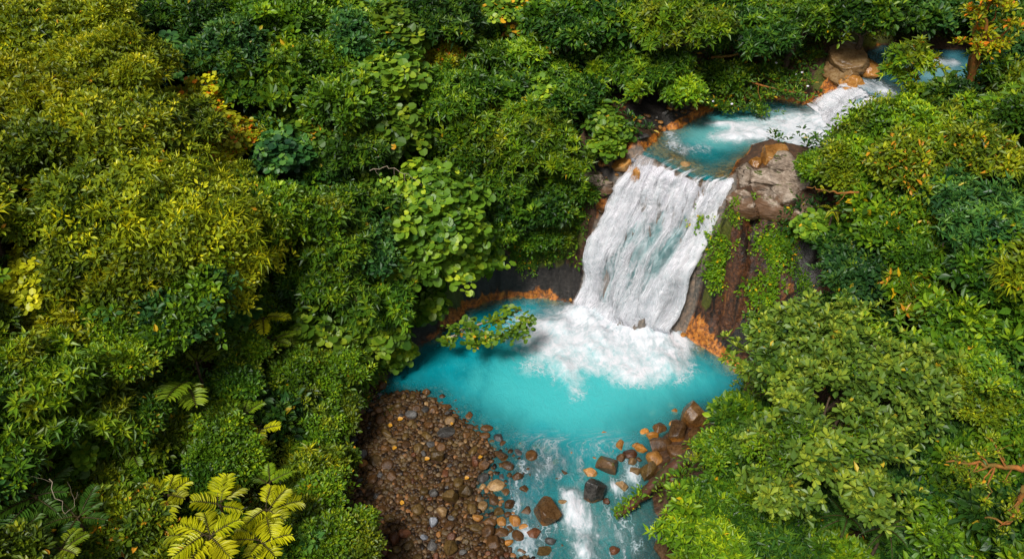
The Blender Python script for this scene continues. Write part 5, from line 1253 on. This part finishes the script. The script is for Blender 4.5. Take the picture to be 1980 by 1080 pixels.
# strap-leaved plants: long arching blades built as chains of wide segments
def strap(u, v, rpx, n, look, label, seed, arc, h=1.4, wratio=.22):
    r = np.random.default_rng(seed+700); c, dep = hit(u, v, h); R = rpx/F*dep
    foot = np.array([c[0], c[1]+.1, 0]); foot[2] = float(gz(foot[0], foot[1]))-.05
    o = empty('strap_leaved_plant', foot, label, 'plant', 'strap-leaved plants')
    for i in range(n):
        a = arc[0]+(arc[1]-arc[0])*(i+.5)/n+r.normal(0, .1); L = R*r.uniform(.8, 1.15); s = np.linspace(0, 1, 12)
        el = r.uniform(.5, .95)
        pts = np.stack([math.cos(a)*L*s, math.sin(a)*L*s, h*.3+el*L*(s-1.05*s**2)], 1)
        side = np.array([-math.sin(a), math.cos(a), 0]); wd = L*wratio*.5*np.sin(np.clip(s*1.0+.05, 0, 1)*math.pi)**.6
        wav = .06*np.sin(s*25)*wd
        V = np.concatenate([pts+side*wd[:, None]+[0, 0, 1]*(wd*.35+wav)[:, None], pts, pts-side*wd[:, None]+[0, 0, 1]*(wd*.35-wav)[:, None]])
        i0 = np.arange(11); Fc = np.concatenate([np.stack([i0, i0+1, i0+13, i0+12], 1), np.stack([i0+12, i0+13, i0+25, i0+24], 1)])
        link('leaf', mesh_np('leaf', V, [Fc], LEAFM[look], attrs={'tint': np.full(len(V), float(np.clip(r.normal(.5, .2), 0, .9)))}, smooth=True), o)
    T = Tubes(); T.add([(0, 0, 0), (0, 0, h*.2), (0, 0, h*.35)], [.08, .07, .05]); link('stem', T.mesh('stem', BARK_MOSS), o)
strap(1035, 165, 46, 9, 'leaf_dark', 'left dark strap-leaved plant on the slope above the star-tufted tree', 1, (-2.8, 1.0))
strap(1085, 190, 46, 10, 'leaf_mid', 'right strap-leaved plant with arching blades on the slope above the waterfall bank', 2, (-2.6, 1.2))
strap(545, 800, 32, 7, 'leaf_cool', 'blue-green strap-leaved plant on the lower left slope', 3, (-3, 0.4), .9, .26)
strap(590, 800, 30, 6, 'leaf_fresh', 'light strap-leaved plant on the bank left of the gravel bar', 4, (-3, .4), .9, .24)

# ------------------------------------------------------------------ branches, log
def sprays(name, label, pts_px, z_of, look, bark, rt, tuft_px, per, seed, cat='branch', twigs=None, spread=.35, scale=.8, flowers=None, nleaf=None, yref=None):
    """a limb along a line of seen points at heights z_of, with leaf tufts round the tuft points"""
    r = np.random.default_rng(seed+40)
    P = np.array([(*un(u, v, z), z) for (u, v), z in zip(pts_px, z_of)])
    base = P[0]; o = empty(name, base, label, cat)
    T = Tubes(); s = np.linspace(0, 1, len(P)); ss = np.linspace(0, 1, 16)
    line = np.stack([np.interp(ss, s, P[:, k]) for k in range(3)], 1); line[1:-1] += r.normal(0, .04, (14, 3))
    T.add(line-base, np.linspace(rt, rt*.25, 16), 7)
    C = []
    for (u, v, z, sp_) in tuft_px:
        q = np.array([*un(u, v, z), z]); j = np.argmin(((line-q)**2).sum(1)); j = max(1, j-2)
        T.add(wobble(line[j]-base, q-base, 7, .3, r), np.linspace(rt*.35, rt*.1, 7), 5)
        C.append(q+r.normal(0, 1, (per, 3))*sp_*np.array([1, .8, .45]))
        for c in C[-1][::3]: T.add(wobble(q-base, c-base, 4, .2, r), np.linspace(rt*.12, rt*.05, 4), 4)
    link('limb', T.mesh('limb', bark), o)
    if per:
        C = np.concatenate(C); A = np.array([0, 0, 1.])+r.normal(0, .45, C.shape)
        style, mats, sc, mx = PR[look]
        V, Fc, Tt = tufts(style, C-base, A, r, sc*scale, np.clip(r.normal(.5, .25, len(C)), 0, 1), .02)
        link('foliage', mesh_np('foliage', V, [Fc], mats[0], attrs={'tint': Tt}), o)
        if flowers:
            for q in C[r.permutation(len(C))[:flowers]]:
                V = rock_shape(int(r.integers(1e6)), I2, 4, .25)*np.array([.08, .08, .05]); link('flower', mesh_np('flower', V+(q+[0, -.1, .28]-base), [I2[1]], FLOWER, smooth=True), o)
    return o
sprays('overhanging_branch', 'leafy round-leaved branch reaching from the left bank out over the turquoise pool', [(855, 662), (890, 640), (930, 625), (975, 612), (1010, 600)], [1.2, 1.8, 2.1, 2.3, 2.5], 'round_small', BARK_PALE, .085,
       [(912, 640, 2.0, .28), (915, 660, 1.7, .25), (945, 650, 2.0, .22), (960, 620, 2.3, .32), (985, 605, 2.5, .3), (1000, 640, 2.1, .35), (975, 645, 2.1, .3), (1015, 620, 2.3, .2), (884, 640, 1.9, .18), (862, 655, 1.5, .18), (905, 625, 2.0, .15)], 8, 1, scale=.85)
sprays('flowering_bush', 'white-flowered leafy bush leaning over the far edge of the middle pool', [(1420, 130), (1440, 150), (1470, 165), (1510, 175), (1560, 180)], [10, 9.8, 9.6, 9.4, 9.2], 'mid', BARK_RUST, .08,
       [(1420, 165, 9.4, .5), (1450, 145, 9.9, .5), (1480, 150, 9.8, .55), (1455, 185, 9.0, .5), (1490, 178, 9.2, .5), (1520, 160, 9.5, .5), (1535, 180, 9.1, .35), (1400, 195, 8.8, .4), (1440, 205, 8.7, .4), (1470, 210, 8.6, .3), (1430, 130, 10.1, .4), (1500, 130, 9.9, .4), (1550, 155, 9.5, .3), (1380, 200, 8.8, .25)], 26, 2, cat='bush', scale=.85, flowers=7)
sprays('rusty_branch', 'long rusty horizontal branch with few leaves above the flowering bush', [(1375, 112), (1410, 108), (1450, 104), (1470, 104)], [10.6, 10.8, 10.9, 11], 'gold', BARK_RUST, .09, [(1462, 98, 11.1, .2)], 8, 3, scale=.8)
sprays('rusty_branch', 'leaning rusty stem between dark earth bank and the flowering bush', [(1395, 190), (1400, 165), (1425, 140), (1405, 120)], [8.6, 9.2, 9.8, 10.3], 'gold', BARK_RUST, .07, [(1428, 140, 9.8, .12)], 3, 4, scale=.7)
sprays('rusty_branch', 'rust-orange twig like a bracket above the little yellow-green tree fern', [(1660, 372), (1620, 372), (1595, 366), (1560, 362)], [10.4, 10.4, 10.5, 10.5], 'gold', BARK_RUST, .06, [(1618, 395, 10, .1), (1580, 372, 10.3, .1)], 1, 5, scale=.6)
sprays('bare_branch', 'bare orange twiggy branch reaching in from the right edge', [(1990, 905), (1960, 902), (1920, 900), (1880, 897), (1830, 892)], [9.6, 9.6, 9.5, 9.4, 9.3], 'rust', BARK_RUST, .10,
       [(1850, 880, 9.5, .2), (1870, 925, 9.0, .2), (1900, 935, 9.0, .25), (1930, 870, 9.8, .2), (1918, 850, 10, .12), (1895, 880, 9.6, .2), (1940, 930, 9.2, .15), (1860, 905, 9.2, .2), (1905, 970, 8.6, .05), (1880, 915, 9.2, .2)], 7, 6, scale=.8)
sprays('bare_branch', 'rust-brown drooping branch below the bare orange branch in the right corner', [(1990, 930), (1975, 960), (1965, 990), (1950, 1010), (1905, 1000)], [9.3, 8.8, 8.3, 8.0, 7.8], 'rust', BARK_RUST, .10,
       [(1960, 970, 8.5, .15), (1975, 1000, 8.2, .15), (1930, 1020, 7.8, .15), (1950, 985, 8.4, .15)], 6, 7, scale=.8)
sprays('bare_branch', 'pale bare twigs arching over the slope below the bright lime tree', [(715, 330), (745, 322), (770, 330), (800, 345), (815, 362)], [11.6, 12, 12.1, 12, 11.7], 'round_small', BARK_PALE, .016, [(735, 345, 11.6, .1), (790, 365, 11.6, .1), (760, 350, 11.8, .1)], 1, 8, scale=.7)
sprays('bare_branch', 'thin pale twig loop hanging above the dark ferns in the lower left', [(95, 925), (110, 960), (125, 995), (140, 985), (150, 950)], [8, 7.6, 7.2, 7.3, 7.7], 'round_small', BARK_PALE, .014, [(130, 930, 8, .05), (60, 920, 8.2, .05)], 0, 9)
# the log lying from the right bank into the run
lx = [(1345, 880), (1300, 905), (1260, 940), (1225, 972), (1192, 996)]
P = np.array([(*un(u, v, z), z) for (u, v), z in zip(lx, [1.1, .85, .6, .42, .3])]); base = P[-1].copy(); base[2] = 0
o = empty('fallen_log', base, 'brown fallen log sloping from the right bank into the white run', 'log')
T = Tubes(); ss = np.linspace(0, 1, 24); line = np.stack([np.interp(ss, np.linspace(0, 1, 5), P[:, k]) for k in range(3)], 1)+rng.normal(0, .02, (24, 3))
T.add(line-base, np.linspace(.34, .13, 24)*(1+.12*np.sin(np.arange(24)*1.9)), 12)
T.add(wobble(line[9]-base, line[9]-base+[.5, -.7, -.3], 6, .2, rng), np.linspace(.16, .07, 6), 8); T.add(wobble(line[4]-base, line[4]-base+[-.3, -.8, .1], 6, .2, rng), np.linspace(.14, .06, 6), 8)
link('trunk', T.mesh('log', simple_mat('log_wood', (.085, .032, .016), .55, .5, 8, c2=(.05, .04, .01))), o)
r = np.random.default_rng(5); C = line[r.integers(15, 24, 24)]-base+np.array([0, .03, .14])+r.normal(0, .09, (24, 3)); style, mats, sc, mx = PR['fresh']
V, Fc, Tt = tufts('small', C, np.array([0, 0, 1.])+r.normal(0, .4, C.shape), r, .8, np.clip(r.normal(.6, .2, 24), 0, 1), .02)
link('foliage', mesh_np('foliage', V, [Fc], mats[0], attrs={'tint': Tt}), o)

# single bright leaves lying on the bar
leafm = simple_mat('dead_leaf', (.50, .24, .02), .5, .25, 6)
for i, (u, v, s, lab) in enumerate([(770, 815, .30, 'orange fallen leaf near the top of the gravel bar'), (757, 830, .26, 'small orange fallen leaf below the topmost fallen leaf'), (766, 868, .28, 'orange fallen leaf at the left of the gravel bar middle'), (822, 892, .27, 'bright yellow fallen leaf in the centre of the gravel bar'),
                                   (780, 980, .27, 'orange fallen leaf on the lower left of the gravel bar'), (931, 886, .26, 'yellow fallen leaf lying on the tip cobbles of the bar'), (899, 929, .24, 'yellow-orange fallen leaf at the right side of the gravel bar'), (875, 826, .20, 'pale yellow fallen leaf on the pool side of the bar')]):
    p, _ = hit(u, v); r = np.random.default_rng(i)
    V, Fc, k = leaf_geo('round', np.array([[0, 0, 0.]]), np.array([[math.cos(i*2.1), math.sin(i*2.1), .1]]), np.array([[r.normal()*.2, -.25, 1.]]), np.array([s*.8]), np.array([s*.56]))
    V = np.concatenate([V, V-[0, 0, .012]]); nb = k
    sidef = np.array([[a, (a+1) % nb, (a+1) % nb+nb, a+nb] for a in range(nb)])
    tag(link('fallen_leaf', mesh_np('fallen_leaf', V, [Fc, Fc[:, ::-1]+nb, sidef], leafm), None, p+[0, 0, .2]), lab, 'leaf', 'fallen leaves on the gravel bar')
# low shrubs in what the named crowns leave open
fr = np.random.default_rng(8); nf = 0
FN = {'dark': 'dark green', 'dark_star': 'dark tufted', 'mid': 'mid green', 'star': 'star-tufted green', 'olive': 'olive', 'mid_tiny': 'fine-leaved', 'fresh_tiny': 'fine yellow-green', 'fresh': 'fresh green', 'cool': 'blue-green', 'yellow_fine': 'yellow-green', 'star_fresh': 'bright star-tufted', 'dark_broad': 'dark broad-leaved', 'round_cool': 'blue-green round-leaved', 'round_small': 'light round-leaved', 'oval': 'glossy oval-leaved'}
OPEN = [(930, 650, 200, 100), (1100, 800, 380, 330), (1300, 400, 270, 280), (1450, 230, 210, 70), (1700, 130, 330, 60), (830, 950, 190, 220), (1400, 610, 130, 130), (1560, 290, 100, 70), (1310, 860, 90, 100), (1600, 200, 80, 60)]
for k in range(2600):
    if nf >= 130: break
    u, v = fr.uniform(-20, 2000), fr.uniform(-10, 1090)
    if any(((u-a)/c)**2+((v-b)/d)**2 < .75 for a, b, c, d in COVERED) or any(((u-a)/c)**2+((v-b)/d)**2 < 1 for a, b, c, d in OPEN+BARE): continue
    q, _ = hit(u, v, .8)
    if min(float(sdist(np.array([q[0]]), np.array([q[1]]), P_)[0]) for P_ in (VALLEY, MID, UPS)) < 1.0: continue
    side = ('on the left slope' if u < 700 else 'above the waterfall' if v < 330 and u < 1600 else 'on the right slope')
    lk = fr.choice(['mid', 'dark_broad', 'dark_star', 'round_cool', 'olive', 'oval', 'round_small'] if u < 700 and v < 560 else ['fresh_tiny', 'olive', 'fresh', 'mid_tiny', 'star_fresh', 'round_small'] if u < 700 else ['dark', 'dark_broad', 'mid', 'star', 'round_small'] if u < 1600 else ['mid', 'olive', 'cool', 'dark', 'fresh'])
    s = fr.uniform(38, 62)
    plant(u, v, s, s*fr.uniform(.6, .85), str(lk), f'{FN[lk]} low shrub {side} in a gap between larger crowns', 'shrub', name='leafy_shrub', group='low shrubs in the gaps between crowns', layers=1.7); nf += 1
print('fillers', nf)

print('leaf verts', NV[0])

er = np.random.default_rng(31); ne = 0
for k in range(900):
    if ne >= 60: break
    u = er.choice([er.uniform(-420, -30), er.uniform(2010, 2500)]); v = er.uniform(-40, 1150)
    if any(((u-a)/c)**2+((v-b)/d)**2 < .8 for a, b, c, d in COVERED): continue
    q, _ = hit(u, v, 1.5)
    if min(float(sdist(np.array([q[0]]), np.array([q[1]]), P_)[0]) for P_ in (VALLEY, MID, UPS)) < 2: continue
    s = er.uniform(75, 115); plant(u, v, s, s*.7, str(er.choice(['mid', 'dark', 'star', 'olive', 'cool'])), 'tree of the forest that carries on beside the photographed slopes', 'tree', name='rainforest_tree', group='forest trees beside the photographed slopes', layers=1.5); ne += 1
